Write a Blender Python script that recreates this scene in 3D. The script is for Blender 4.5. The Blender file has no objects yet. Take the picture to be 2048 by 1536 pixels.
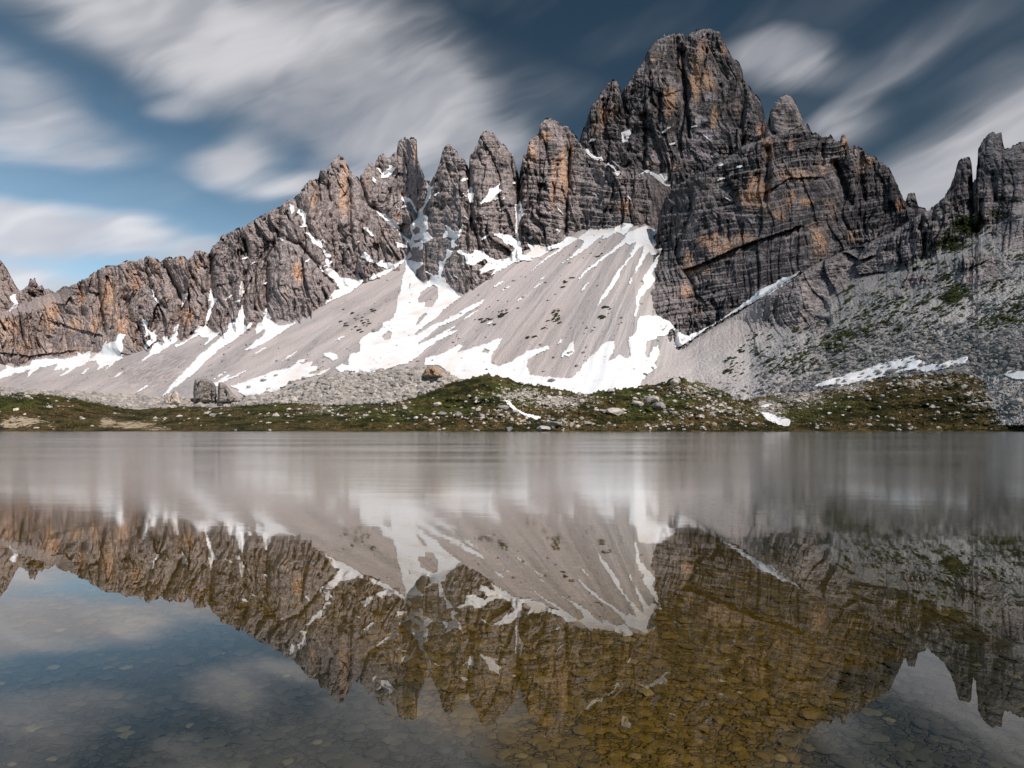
import bpy, bmesh, math, random
import numpy as np
from mathutils import Vector, Matrix

C = bpy.context.scene.collection
R = math.radians
rng = np.random.default_rng(7)
random.seed(7)

# ------------------------------------------------------------------ camera
F, CX, HY, HC = 1400.0, 1024.0, 856.0, 0.8      # focal length / principal point / horizon in 2048 px units, eye height (m)
cam_d = bpy.data.cameras.new('camera')
cam = bpy.data.objects.new('camera', cam_d)
C.objects.link(cam)
cam.location = (0, 0, HC)
cam.rotation_euler = (R(90), 0, 0)
cam_d.sensor_fit = 'HORIZONTAL'
cam_d.sensor_width = 36.0
cam_d.lens = 36.0 * F / 2048.0
cam_d.shift_y = (HY - 768.0) / 2048.0
cam_d.clip_start = 0.05
cam_d.clip_end = 20000
sc = bpy.context.scene
sc.camera = cam

# ------------------------------------------------------------------ light, sky, exposure
SUN = Vector((0.42, -0.56, 0.71)).normalized()
sun_el = math.asin(SUN.z)
sun_az = math.atan2(SUN.x, SUN.y)
sd = bpy.data.lights.new('sun', 'SUN')
sd.energy = 4.6
sd.angle = R(0.6)
sd.color = (1.0, 0.93, 0.86)
so = bpy.data.objects.new('sun', sd)
C.objects.link(so)
so.rotation_euler = SUN.to_track_quat('Z', 'Y').to_euler()
sc.view_settings.view_transform = 'Standard'
sc.view_settings.look = 'None'
sc.view_settings.exposure = 0.0
sc.view_settings.gamma = 1.0
sc.cycles.max_bounces = 6
sc.cycles.transparent_max_bounces = 8
sc.cycles.caustics_reflective = False
sc.cycles.caustics_refractive = False


class NT:
    """tiny helper to wire shader nodes"""
    def __init__(s, tree):
        s.t = tree
        s.n = tree.nodes
        s.n.clear()

    def __call__(s, kind, ins=None, **props):
        nd = s.n.new(kind)
        for k, v in props.items():
            setattr(nd, k, v)
        for k, v in (ins or {}).items():
            sock = nd.inputs[k]
            if isinstance(v, bpy.types.NodeSocket):
                s.t.links.new(v, sock)
            else:
                sock.default_value = v
        return nd

    def math(s, op, a, b=0.0, c=None, clamp=False):
        ins = {0: a, 1: b}
        if c is not None:
            ins[2] = c
        return s('ShaderNodeMath', ins, operation=op, use_clamp=clamp).outputs[0]

    def mix(s, f, a, b, blend='MIX'):
        nd = s('ShaderNodeMix', data_type='RGBA', blend_type=blend)
        for i, v in ((0, f), (6, a), (7, b)):
            if isinstance(v, bpy.types.NodeSocket):
                s.t.links.new(v, nd.inputs[i])
            else:
                nd.inputs[i].default_value = v if i == 0 else (*v, 1.0)[:4]
        return nd.outputs[2]

    def ss(s, x, lo, hi, a=0.0, b=1.0):
        return s('ShaderNodeMapRange', {0: x, 1: lo, 2: hi, 3: a, 4: b}, interpolation_type='SMOOTHSTEP').outputs[0]

    def noise(s, vec, scale, detail=4.0, rough=0.55, dist=0.0):
        return s('ShaderNodeTexNoise', {'Vector': vec, 'Scale': scale, 'Detail': detail, 'Roughness': rough, 'Distortion': dist}).outputs[0]

    def scaled(s, vec, sx, sy, sz, rot=(0, 0, 0)):
        if any(rot):
            vec = s('ShaderNodeMapping', {'Vector': vec, 'Rotation': rot}).outputs[0]
        return s('ShaderNodeMapping', {'Vector': vec, 'Scale': (sx, sy, sz)}).outputs[0]

    def attr(s, name):
        return s('ShaderNodeAttribute', attribute_name=name).outputs['Fac']


world = bpy.data.worlds.new('World')
sc.world = world
world.use_nodes = True


def build_sky():
    n = NT(world.node_tree)
    sky = n('ShaderNodeTexSky', sky_type='NISHITA', sun_disc=False, sun_elevation=sun_el, sun_rotation=sun_az,
            altitude=2350.0, air_density=1.0, dust_density=0.4, ozone_density=2.0).outputs[0]
    d = n('ShaderNodeTexCoord').outputs['Generated']
    xyz = n('ShaderNodeSeparateXYZ', {0: d})
    az = n.math('ARCTAN2', xyz.outputs[0], xyz.outputs[1])
    el = n.math('ARCSINE', xyz.outputs[2])
    uv0 = n('ShaderNodeCombineXYZ', {0: az, 1: el, 2: 0.0}).outputs[0]
    # soft wind-drawn warp
    wv = n.scaled(uv0, 3.0, 7.0, 1.0, (0, 0, R(-24)))
    w1 = n('ShaderNodeTexNoise', {'Vector': wv, 'Scale': 1.0, 'Detail': 3.0, 'Roughness': 0.5}).outputs[1]
    w1 = n('ShaderNodeVectorMath', {0: w1, 1: (0.5, 0.5, 0.5)}, operation='SUBTRACT').outputs[0]
    w1 = n('ShaderNodeVectorMath', {0: w1, 1: (0.18, 0.09, 0.0)}, operation='MULTIPLY').outputs[0]
    uv = n('ShaderNodeVectorMath', {0: uv0, 1: w1}, operation='ADD').outputs[0]

    def ang(px, py):
        x, y, z = (px - CX) / F, 1.0, (HY - py) / F
        return math.atan2(x, y), math.atan2(z, math.hypot(x, y))
    clouds = [  # centre px, half axes px, tilt deg, density
        (455, 95, 440, 120, -17, 1.0), (250, 15, 330, 90, -8, 0.85), (790, 175, 230, 120, -26, 0.95), (950, 235, 130, 70, -22, 0.7),
        (620, 200, 240, 60, -14, 0.55), (40, 190, 190, 90, -18, 0.7), (110, 275, 190, 55, 6, 0.5),
        (50, 455, 230, 52, 0, 1.7), (260, 468, 120, 52, 8, 1.25), (20, 545, 240, 50, -8, 1.2), (400, 488, 75, 34, 10, 0.75), (170, 585, 260, 32, 0, 0.7),
        (450, 305, 90, 34, 18, 0.95), (580, 348, 130, 26, 6, 1.0), (700, 330, 170, 46, 20, 0.45), (865, 335, 70, 55, 10, 0.6), (360, 210, 60, 16, 18, 0.35),
        (1575, 104, 130, 58, -8, 0.72), (1080, 165, 130, 50, -10, 0.28), (1750, 165, 110, 26, 22, 0.28), (1900, 60, 240, 36, 12, 0.24), (2010, 120, 160, 30, 14, 0.22),
        (1935, 325, 320, 100, 24, 1.25), (2060, 240, 180, 76, 26, 0.9), (1660, 262, 90, 44, 12, 0.6), (1850, 385, 190, 60, 0, 0.6), (1830, 130, 300, 130, 16, 0.10),
        (-300, 250, 300, 160, 10, 0.6), (2500, 200, 380, 170, 12, 0.7)]
    acc = None
    for (px, py, rx, ry, tilt, den) in clouds:
        a, e = ang(px, py)
        k = math.cos(a) ** 1.5
        m = n('ShaderNodeMapping', {'Vector': uv, 'Location': (a, e, 0), 'Rotation': (0, 0, R(tilt)), 'Scale': (rx / F * k, ry / F * k, 1)}, vector_type='TEXTURE')
        ln = n('ShaderNodeVectorMath', {0: m.outputs[0]}, operation='LENGTH').outputs['Value']
        v = n.ss(ln, 0.0, 1.6, den, 0.0)
        acc = v if acc is None else n.math('SUBTRACT', n.math('ADD', acc, v), n.math('MULTIPLY', acc, v))
    st = n.noise(n.scaled(uv0, 2.6, 11.0, 1.0, (0, 0, R(-24))), 1.0, 3.0, 0.5, 0.3)
    st2 = n.noise(n.scaled(uv, 5.0, 38.0, 1.0, (0, 0, R(-23))), 1.0, 5.0, 0.58, 0.3)
    fil = n.math('ADD', n.math('MULTIPLY', n.math('SUBTRACT', st, 0.5), 1.15), n.math('MULTIPLY', n.math('SUBTRACT', st2, 0.5), 0.62))
    fil = n.math('MULTIPLY', fil, n.ss(acc, 0.0, 0.55))
    dens = n.ss(n.math('ADD', acc, fil), 0.0, 1.12)
    # thin veil so that open sky is never flat
    veil = n.math('MULTIPLY', n.ss(st, 0.45, 0.75), 0.10)
    dens = n.math('MAXIMUM', dens, veil)
    lum = n.noise(n.scaled(uv, 4.0, 12.0, 1.0, (0, 0, R(-25))), 1.0, 3.0)
    cc = n.mix(n.ss(lum, 0.35, 0.65), CLOUD_DARK, CLOUD_LIGHT)
    cb = n.ss(n.math('ADD', el, n.math('MULTIPLY', az, 0.12)), 0.10, 0.42, 1.22, 0.86)
    cc = n.mix(1.0, cc, n('ShaderNodeCombineXYZ', {0: cb, 1: cb, 2: cb}).outputs[0], 'MULTIPLY')
    sky_t = n.mix(1.0, sky, SKY_TINT, 'MULTIPLY')
    # polarised sky: deep overhead, brighter towards the horizon on the left
    gain = n.ss(n.math('ADD', el, n.math('MULTIPLY', az, 0.22)), -0.02, 0.48, 2.7, 0.66)
    sky_t = n.mix(1.0, sky_t, n('ShaderNodeCombineXYZ', {0: gain, 1: gain, 2: gain}).outputs[0], 'MULTIPLY')
    sky_t = n('ShaderNodeHueSaturation', {'Saturation': n.ss(el, 0.0, 0.45, 0.66, 0.95), 'Color': sky_t}).outputs[0]
    bg1 = n('ShaderNodeBackground', {0: sky_t, 1: SKY_STRENGTH})
    bg2 = n('ShaderNodeBackground', {0: cc, 1: 1.0})
    mx = n('ShaderNodeMixShader', {0: n.math('MULTIPLY', dens, 0.93), 1: bg1.outputs[0], 2: bg2.outputs[0]})
    n('ShaderNodeOutputWorld', {0: mx.outputs[0]})


SHADE_CLOUD_T = (0.52, 0.88)
SKY_STRENGTH = 0.06
SKY_TINT = (0.70, 0.93, 0.84)
CLOUD_DARK, CLOUD_LIGHT = (0.47, 0.48, 0.53), (0.78, 0.77, 0.80)
build_sky()


# ------------------------------------------------------------------ numeric noise
def _hash(ix, iy, seed):
    h = (ix.astype(np.int64) * 374761393 + iy.astype(np.int64) * 668265263 + seed * 974711) & 0x7fffffff
    h = ((h ^ (h >> 13)) * 1274126177) & 0x7fffffff
    return h ^ (h >> 16)


def perlin(x, y, seed=0):
    x0, y0 = np.floor(x), np.floor(y)
    fx, fy = x - x0, y - y0
    ux, uy = fx * fx * fx * (fx * (fx * 6 - 15) + 10), fy * fy * fy * (fy * (fy * 6 - 15) + 10)

    def g(dx, dy):
        a = (_hash(x0 + dx, y0 + dy, seed) & 1023) * (2 * np.pi / 1024)
        return np.cos(a) * (fx - dx) + np.sin(a) * (fy - dy)
    n0 = g(0, 0) * (1 - ux) + g(1, 0) * ux
    n1 = g(0, 1) * (1 - ux) + g(1, 1) * ux
    return (n0 * (1 - uy) + n1 * uy) * 1.41


def fbm(x, y, o=3, seed=0, g=0.5):
    r, a, t = 0, 1.0, 0
    for i in range(o):
        r = r + a * perlin(x * 2 ** i, y * 2 ** i, seed + 17 * i)
        t += a
        a *= g
    return r / t


def ridged(x, y, o=2, seed=0):
    r, a, t = 0, 1.0, 0
    for i in range(o):
        r = r + a * (1 - np.abs(perlin(x * 2 ** i, y * 2 ** i, seed + 31 * i)) * 2)
        t += a
        a *= 0.5
    return r / t


def cells(x, y, seed=0):
    """cellular noise: (random value of the cell, distance to the nearest border)"""
    x0, y0 = np.floor(x), np.floor(y)
    b1 = np.full(x.shape, 9.0)
    b2 = np.full(x.shape, 9.0)
    v1 = np.zeros(x.shape)
    for dx in (-1, 0, 1):
        for dy in (-1, 0, 1):
            h = _hash(x0 + dx, y0 + dy, seed)
            cx = x0 + dx + (h & 255) / 255.0
            cy = y0 + dy + ((h >> 8) & 255) / 255.0
            dd = np.hypot(x - cx, y - cy)
            m = dd < b1
            b2 = np.where(m, b1, np.minimum(b2, dd))
            v1 = np.where(m, ((h >> 16) & 255) / 255.0, v1)
            b1 = np.where(m, dd, b1)
    return v1, b2 - b1


def facets(x, y, tilt, seed=0):
    """broken rock: every cell is a flat plane with its own height and lean"""
    x0, y0 = np.floor(x), np.floor(y)
    b1 = np.full(x.shape, 9.0)
    b2 = np.full(x.shape, 9.0)
    v1 = np.zeros(x.shape)
    for dx in (-1, 0, 1):
        for dy in (-1, 0, 1):
            h = _hash(x0 + dx, y0 + dy, seed)
            ex = x - (x0 + dx + (h & 255) / 255.0)
            ey = y - (y0 + dy + ((h >> 8) & 255) / 255.0)
            dd = np.abs(ex) + 0.8 * np.abs(ey)
            val = ((h >> 16) & 255) / 255.0 - 0.5 + tilt * ((((h >> 5) & 255) / 127.5 - 1) * ex + 0.5 * (((h >> 11) & 255) / 127.5 - 1) * ey)
            m = dd < b1
            b2 = np.where(m, b1, np.minimum(b2, dd))
            v1 = np.where(m, val, v1)
            b1 = np.where(m, dd, b1)
    return v1, b2 - b1


def sstep(x, a, b):
    t = np.clip((x - a) / (b - a), 0, 1)
    return t * t * (3 - 2 * t)


def pl(pts):
    p = np.array(pts, float)
    return lambda x: np.interp(x, p[:, 0], p[:, 1])


def seg_dist(px, py, pts):
    p = np.array(pts, float)
    best = np.full(px.shape, 1e9)
    for (x0, y0), (x1, y1) in zip(p[:-1], p[1:]):
        dx, dy = x1 - x0, y1 - y0
        L = dx * dx + dy * dy + 1e-9
        t = np.clip(((px - x0) * dx + (py - y0) * dy) / L, 0, 1)
        best = np.minimum(best, np.hypot(px - x0 - t * dx, py - y0 - t * dy))
    return best


def inside(px, py, pts):
    p = np.array(pts, float)
    r = np.zeros(px.shape, bool)
    j = len(p) - 1
    for i in range(len(p)):
        xi, yi, xj, yj = *p[i], *p[j]
        if yi != yj:
            r ^= ((yi > py) != (yj > py)) & (px < (xj - xi) * (py - yi) / (yj - yi) + xi)
        j = i
    return r


def blur(a, r):
    k = np.ones(2 * r + 1) / (2 * r + 1)
    for ax in (0, 1):
        pad = [(r, r) if i == ax else (0, 0) for i in range(2)]
        a = np.apply_along_axis(lambda v: np.convolve(v, k, 'valid'), ax, np.pad(a, pad, mode='edge'))
    return a


# ------------------------------------------------------------------ mesh helpers
def mesh_np(name, V, Q, mat, smooth=False, attrs=None):
    me = bpy.data.meshes.new(name)
    V = np.asarray(V, np.float32)
    Q = np.asarray(Q, np.int32)
    k = Q.shape[1]
    me.vertices.add(len(V))
    me.vertices.foreach_set('co', V.ravel())
    me.loops.add(Q.size)
    me.loops.foreach_set('vertex_index', Q.ravel())
    me.polygons.add(len(Q))
    me.polygons.foreach_set('loop_start', np.arange(0, Q.size, k, dtype=np.int32))
    me.polygons.foreach_set('loop_total', np.full(len(Q), k, np.int32))
    me.polygons.foreach_set('use_smooth', np.full(len(Q), smooth, bool))
    for an, av in (attrs or {}).items():
        at = me.attributes.new(an, 'FLOAT', 'POINT')
        at.data.foreach_set('value', np.asarray(av, np.float32).ravel())
    me.update(calc_edges=True)
    me.materials.append(mat)
    return me


def link(name, me, parent=None):
    o = bpy.data.objects.new(name, me)
    C.objects.link(o)
    if parent:
        o.parent = parent
    return o


def tag(o, label, cat=None, group=None, kind=None):
    if label:
        o['label'] = label
    if cat:
        o['category'] = cat
    if group:
        o['group'] = group
    if kind:
        o['kind'] = kind
    return o


def grid_quads(n, m):
    i = np.arange((n - 1) * m).reshape(n - 1, m)[:, :-1]
    return np.stack([i, i + m, i + m + 1, i + 1], -1).reshape(-1, 4)


def unproject(px, py, D):
    return np.stack([(px - CX) / F * D, D, HC + (HY - py) / F * D], -1)


# ------------------------------------------------------------------ materials
def new_mat(name):
    m = bpy.data.materials.new(name)
    m.use_nodes = True
    return m, NT(m.node_tree)


def finish(n, col, rough=0.9, bump=None, bstr=0.5, bdist=0.3, spec=0.2):
    ins = {'Base Color': col, 'Roughness': rough, 'Specular IOR Level': spec}
    b = n('ShaderNodeBsdfPrincipled', ins)
    if bump is not None:
        bn = n('ShaderNodeBump', {'Strength': bstr, 'Distance': bdist, 'Height': bump})
        n.t.links.new(bn.outputs[0], b.inputs['Normal'])
    n('ShaderNodeOutputMaterial', {0: b.outputs[0]})


def rock_material():
    m, n = new_mat('dolomite_rock')
    g = n('ShaderNodeNewGeometry')
    P = g.outputs['Position']
    dark, orange, pale = n.attr('dark'), n.attr('orange'), n.attr('pale')
    streak = n.noise(n.scaled(P, 0.16, 0.16, 0.022), 1.0, 5.0, 0.62, 0.3)
    streak2 = n.noise(n.scaled(P, 0.55, 0.55, 0.07), 1.0, 4.0, 0.6)
    mott = n.noise(P, 0.35, 6.0, 0.66)
    fine = n.noise(n.scaled(P, 1.2, 1.2, 2.2), 1.0, 3.0, 0.6)
    strat = n.noise(n.scaled(P, 0.03, 0.03, 0.9, (0, R(6), 0)), 1.0, 3.0, 0.6)
    grey = n.mix(n.ss(mott, 0.32, 0.70), (0.135, 0.115, 0.117), (0.45, 0.39, 0.38))
    grey = n.mix(n.math('MULTIPLY', n.math('MULTIPLY', n.ss(strat, 0.40, 0.62), 0.35), n.attr('bedding')), grey, (0.31, 0.275, 0.27))
    grey = n.mix(n.math('MULTIPLY', n.attr('warm'), n.ss(streak2, 0.36, 0.62, 0.35, 1.0)), grey, (0.37, 0.262, 0.215))
    # black water streaks
    dk = n.ss(n.math('ADD', n.math('ADD', n.math('MULTIPLY', streak, 0.65), n.math('MULTIPLY', streak2, 0.35)), n.math('MULTIPLY', dark, 0.30)), 0.56, 0.68)
    base = n.mix(n.math('MULTIPLY', dk, 0.86), grey, (0.040, 0.040, 0.046))
    # fresh rock-fall faces
    on = n.math('ADD', orange, n.math('MULTIPLY', n.math('SUBTRACT', n.math('ADD', n.math('MULTIPLY', streak2, 0.6), n.math('MULTIPLY', streak, 0.6)), 0.6), 2.8))
    of = n.ss(on, 0.34, 0.80)
    oc = n.mix(n.ss(fine, 0.3, 0.7), (0.34, 0.175, 0.090), (0.70, 0.44, 0.28))
    oc = n.mix(n.ss(mott, 0.42, 0.72), oc, (0.60, 0.45, 0.36))
    base = n.mix(n.math('MULTIPLY', of, 0.85), base, oc)
    # pale rubble lying on ledges
    nz = n('ShaderNodeSeparateXYZ', {0: g.outputs['Normal']}).outputs[2]
    led = n.math('MULTIPLY', n.ss(nz, 0.48, 0.80), n.ss(mott, 0.34, 0.6, 0.3, 1.0))
    base = n.mix(n.math('MULTIPLY', led, 0.6), base, (0.40, 0.365, 0.37))
    pl_ = n.math('MULTIPLY', n.ss(n.math('ADD', pale, n.math('SUBTRACT', mott, 0.5)), 0.35, 0.75), 0.85)
    base = n.mix(pl_, base, (0.50, 0.44, 0.46))
    vein = n.noise(n.scaled(P, 0.9, 0.9, 0.10), 1.0, 4.0, 0.65, 0.4)
    bed = n.noise(n.scaled(P, 0.05, 0.05, 1.5, (0, R(7), 0)), 1.0, 4.0, 0.7, 0.2)
    lines = n.math('MAXIMUM', n.ss(vein, 0.44, 0.34), n.math('MULTIPLY', n.math('MULTIPLY', n.ss(bed, 0.45, 0.36), 0.8), n.attr('bedding')))
    base = n.mix(n.math('MULTIPLY', lines, 0.62), base, (0.040, 0.037, 0.040))
    base = n.mix(1.0, base, n.mix(n.ss(fine, 0.25, 0.75), (0.50, 0.50, 0.50), (1.65, 1.62, 1.62)), 'MULTIPLY')
    # grass on ledges of the spur
    gr = n.attr('green')
    gf = n.ss(n.math('ADD', gr, n.math('SUBTRACT', n.noise(P, 0.5, 5.0, 0.7), 0.5)), 0.40, 0.6)
    gcol = n.mix(n.ss(mott, 0.35, 0.65), (0.018, 0.024, 0.008), (0.045, 0.055, 0.014))
    base = n.mix(gf, base, gcol)
    finish(n, base, 0.92, n.math('ADD', mott, n.math('MULTIPLY', fine, 0.6)), 0.8, 1.4, 0.12)
    return m


def scree_material():
    m, n = new_mat('scree_gravel')
    P = n('ShaderNodeNewGeometry').outputs['Position']
    s, t = n.attr('flow_s'), n.attr('flow_t')
    v = n('ShaderNodeCombineXYZ', {0: s, 1: t, 2: 0.0}).outputs[0]
    b1 = n.noise(n.scaled(v, 0.075, 0.008, 1), 1.0, 6.0, 0.62, 0.35)
    b2 = n.noise(n.scaled(v, 0.45, 0.02, 1), 1.0, 4.0, 0.6)
    b3 = n.noise(n.scaled(v, 1.2, 0.16, 1), 1.0, 4.0, 0.65)
    gr = n.noise(P, 1.1, 5.0, 0.7)
    big = n.noise(P, 0.02, 3.0)
    cool = n.attr('cool')
    warm = n.mix(n.ss(b1, 0.36, 0.62), (0.375, 0.334, 0.336), (0.585, 0.495, 0.482))
    warm = n.mix(n.ss(b2, 0.40, 0.70), warm, (0.43, 0.40, 0.40))
    cold = n.mix(n.ss(b1, 0.36, 0.62), (0.34, 0.335, 0.34), (0.52, 0.495, 0.49))
    base = n.mix(cool, warm, cold)
    base = n.mix(n.math('MULTIPLY', n.ss(big, 0.43, 0.63), 0.30), base, (0.46, 0.375, 0.345))
    # darker runs of coarse blocks
    coarse = n.math('MULTIPLY', n.ss(b1, 0.52, 0.40), n.ss(b3, 0.50, 0.64))
    coarse = n.math('MAXIMUM', coarse, n.math('MULTIPLY', n.attr('coarse'), n.ss(b3, 0.40, 0.56)))
    base = n.mix(n.math('MULTIPLY', coarse, 0.42), base, (0.14, 0.13, 0.13))
    base = n.mix(1.0, base, n.mix(gr, (0.70, 0.70, 0.70), (1.30, 1.30, 1.30)), 'MULTIPLY')
    gf = n.ss(n.math('ADD', n.attr('green'), n.math('MULTIPLY', n.math('SUBTRACT', n.noise(n.scaled(v, 0.35, 0.09, 1), 1.0, 5.0, 0.7), 0.5), 1.6)), 0.52, 0.66)
    gcol = n.mix(gr, (0.020, 0.026, 0.008), (0.055, 0.062, 0.018))
    base = n.mix(gf, base, gcol)
    finish(n, base, 0.95, n.math('ADD', gr, n.math('MULTIPLY', b3, 0.7)), 0.6, 0.7, 0.1)
    return m


def meadow_material():
    m, n = new_mat('alpine_turf')
    P = n('ShaderNodeNewGeometry').outputs['Position']
    stony, sand, brown = n.attr('stony'), n.attr('sand'), n.attr('brown')
    a = n.noise(n.scaled(P, 0.13, 0.10, 0.45), 1.0, 6.0, 0.68)
    b = n.noise(P, 0.7, 5.0, 0.7)
    c = n.noise(P, 2.4, 4.0, 0.7)
    big = n.noise(n.scaled(P, 0.045, 0.03, 0.16), 1.0, 3.0, 0.55, 0.5)
    grass = n.mix(n.ss(b, 0.35, 0.65), (0.034, 0.039, 0.011), (0.098, 0.098, 0.027))
    heath = n.mix(n.ss(b, 0.35, 0.65), (0.040, 0.030, 0.013), (0.145, 0.100, 0.042))
    base = n.mix(n.ss(n.math('ADD', big, n.math('MULTIPLY', brown, 0.35)), 0.46, 0.62), grass, heath)
    base = n.mix(n.math('MULTIPLY', n.ss(a, 0.48, 0.56), 0.9), base, (0.014, 0.018, 0.006))
    stone = n.mix(n.ss(c, 0.3, 0.7), (0.25, 0.225, 0.20), (0.55, 0.50, 0.45))
    sf = n.ss(n.math('ADD', stony, n.math('MULTIPLY', n.math('SUBTRACT', n.math('ADD', n.math('MULTIPLY', b, 0.55), n.math('MULTIPLY', c, 0.45)), 0.5), 3.4)), 0.54, 0.64)
    base = n.mix(sf, base, stone)
    earth = n.mix(n.ss(b, 0.3, 0.7), (0.33, 0.245, 0.16), (0.52, 0.42, 0.31))
    ef = n.ss(n.math('ADD', sand, n.math('MULTIPLY', n.math('SUBTRACT', n.math('ADD', n.math('MULTIPLY', b, 0.5), n.math('MULTIPLY', a, 0.5)), 0.5), 2.6)), 0.48, 0.60)
    base = n.mix(ef, base, earth)
    base = n.mix(1.0, base, n.mix(c, (0.72, 0.72, 0.72), (1.28, 1.28, 1.28)), 'MULTIPLY')
    finish(n, base, 0.95, n.math('ADD', b, n.math('MULTIPLY', c, 0.6)), 0.8, 0.5, 0.1)
    return m


def stone_material(name, lo, hi, warm, scale=1.0):
    m, n = new_mat(name)
    g = n('ShaderNodeNewGeometry')
    P = n('ShaderNodeTexCoord').outputs['Object']
    rnd = n('ShaderNodeObjectInfo').outputs['Random']
    a = n.noise(P, 1.3 * scale, 6.0, 0.65)
    b = n.noise(n.scaled(P, 4 * scale, 4 * scale, 1.2 * scale), 1.0, 4.0, 0.6)
    crack = n('ShaderNodeTexVoronoi', {'Vector': P, 'Scale': 2.0 * scale}, feature='DISTANCE_TO_EDGE').outputs[0]
    col = n.mix(n.ss(a, 0.3, 0.7), lo, hi)
    col = n.mix(n.math('MULTIPLY', n.ss(b, 0.5, 0.72), 0.5), col, warm)
    col = n.mix(n.math('MULTIPLY', n.ss(crack, 0.018, 0.0), 0.30), col, (0.09, 0.085, 0.08))
    col = n.mix(1.0, col, n.mix(rnd, (0.80, 0.80, 0.80), (1.15, 1.13, 1.10)), 'MULTIPLY')
    col = n.mix(1.0, col, n.mix(g.outputs['Random Per Island'], (0.62, 0.62, 0.63), (1.18, 1.15, 1.12)), 'MULTIPLY')
    finish(n, col, 0.9, n.math('ADD', a, n.math('MULTIPLY', b, 0.4)), 0.7, 0.25, 0.15)
    return m


def snow_material():
    m, n = new_mat('old_snow')
    P = n('ShaderNodeNewGeometry').outputs['Position']
    a = n.noise(P, 0.05, 4.0, 0.6)
    b = n.noise(P, 0.6, 5.0, 0.65)
    col = n.mix(n.ss(a, 0.50, 0.72), (0.86, 0.86, 0.89), (0.80, 0.72, 0.67))
    c = n.noise(n.scaled(P, 0.10, 0.10, 0.5), 1.0, 5.0, 0.65)
    col = n.mix(n.math('MULTIPLY', n.ss(b, 0.52, 0.72), 0.35), col, (0.66, 0.63, 0.63))
    col = n.mix(n.math('MULTIPLY', n.ss(c, 0.52, 0.70), 0.40), col, (0.62, 0.58, 0.57))
    finish(n, col, 0.75, b, 0.35, 0.4, 0.25)
    return m


def shrub_material(name, lo, hi):
    m, n = new_mat(name)
    P = n('ShaderNodeNewGeometry').outputs['Position']
    a = n.noise(P, 1.5, 4.0, 0.7)
    b = n.noise(P, 0.12, 2.0)
    col = n.mix(n.ss(n.math('ADD', n.math('MULTIPLY', a, 0.6), n.math('MULTIPLY', b, 0.4)), 0.36, 0.64), lo, hi)
    finish(n, col, 0.85, None, spec=0.2)
    return m


ROCK = rock_material()
SCREE = scree_material()
MEADOW = meadow_material()
SNOW = snow_material()
LIME = stone_material('pale_limestone', (0.34, 0.315, 0.30), (0.62, 0.575, 0.545), (0.50, 0.40, 0.31))
BLOCK = stone_material('cracked_limestone_block', (0.30, 0.275, 0.26), (0.56, 0.51, 0.475), (0.46, 0.34, 0.24), 0.16)
BLOCK_OCHRE = stone_material('ochre_limestone_block', (0.26, 0.20, 0.16), (0.50, 0.37, 0.27), (0.48, 0.30, 0.18), 0.16)
LIME_GREY = stone_material('grey_limestone', (0.20, 0.195, 0.195), (0.40, 0.385, 0.38), (0.33, 0.29, 0.26))
LIME_BROWN = stone_material('ochre_limestone', (0.26, 0.20, 0.16), (0.50, 0.37, 0.27), (0.48, 0.30, 0.18), 1.0)
SHRUB = shrub_material('dwarf_pine_needles', (0.016, 0.022, 0.008), (0.045, 0.055, 0.016))
TUFT = shrub_material('turf_blades', (0.035, 0.036, 0.010), (0.12, 0.10, 0.036))

# ------------------------------------------------------------------ terrain sheets (depth over the view, metres)
X0, X1, Y0, Y1 = -140, 2190, 36, 882         # working raster in photo pixels, 1 px step
GX, GY = np.arange(X0, X1 + 1.0), np.arange(Y0, Y1 + 1.0)
DVIS = np.full((len(GX), len(GY)), 1e6)     # nearest surface per pixel, used to lay snow and boulders on the ground


def a_(px):
    return (px - CX) / F


def b_(py):
    return (HY - py) / F


SCREE_C = pl([(1164, .029), (1230, .045), (1270, .05), (1300, .040), (1340, 0.004), (1385, -.022), (1470, -.06)])
SPUR_K = pl([(1250, 100), (1385, 113), (1500, 118)])


def scree_D(px, py):
    c = np.where(px < 1164, 0.29 * a_(px), SCREE_C(px))
    return 152.0 / np.maximum(0.58 + c - b_(py), 0.14)


def spur_plane(px, py):
    return SPUR_K(px) / np.maximum(0.5525 * a_(px) + 0.338 - b_(py), 0.10)


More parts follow.
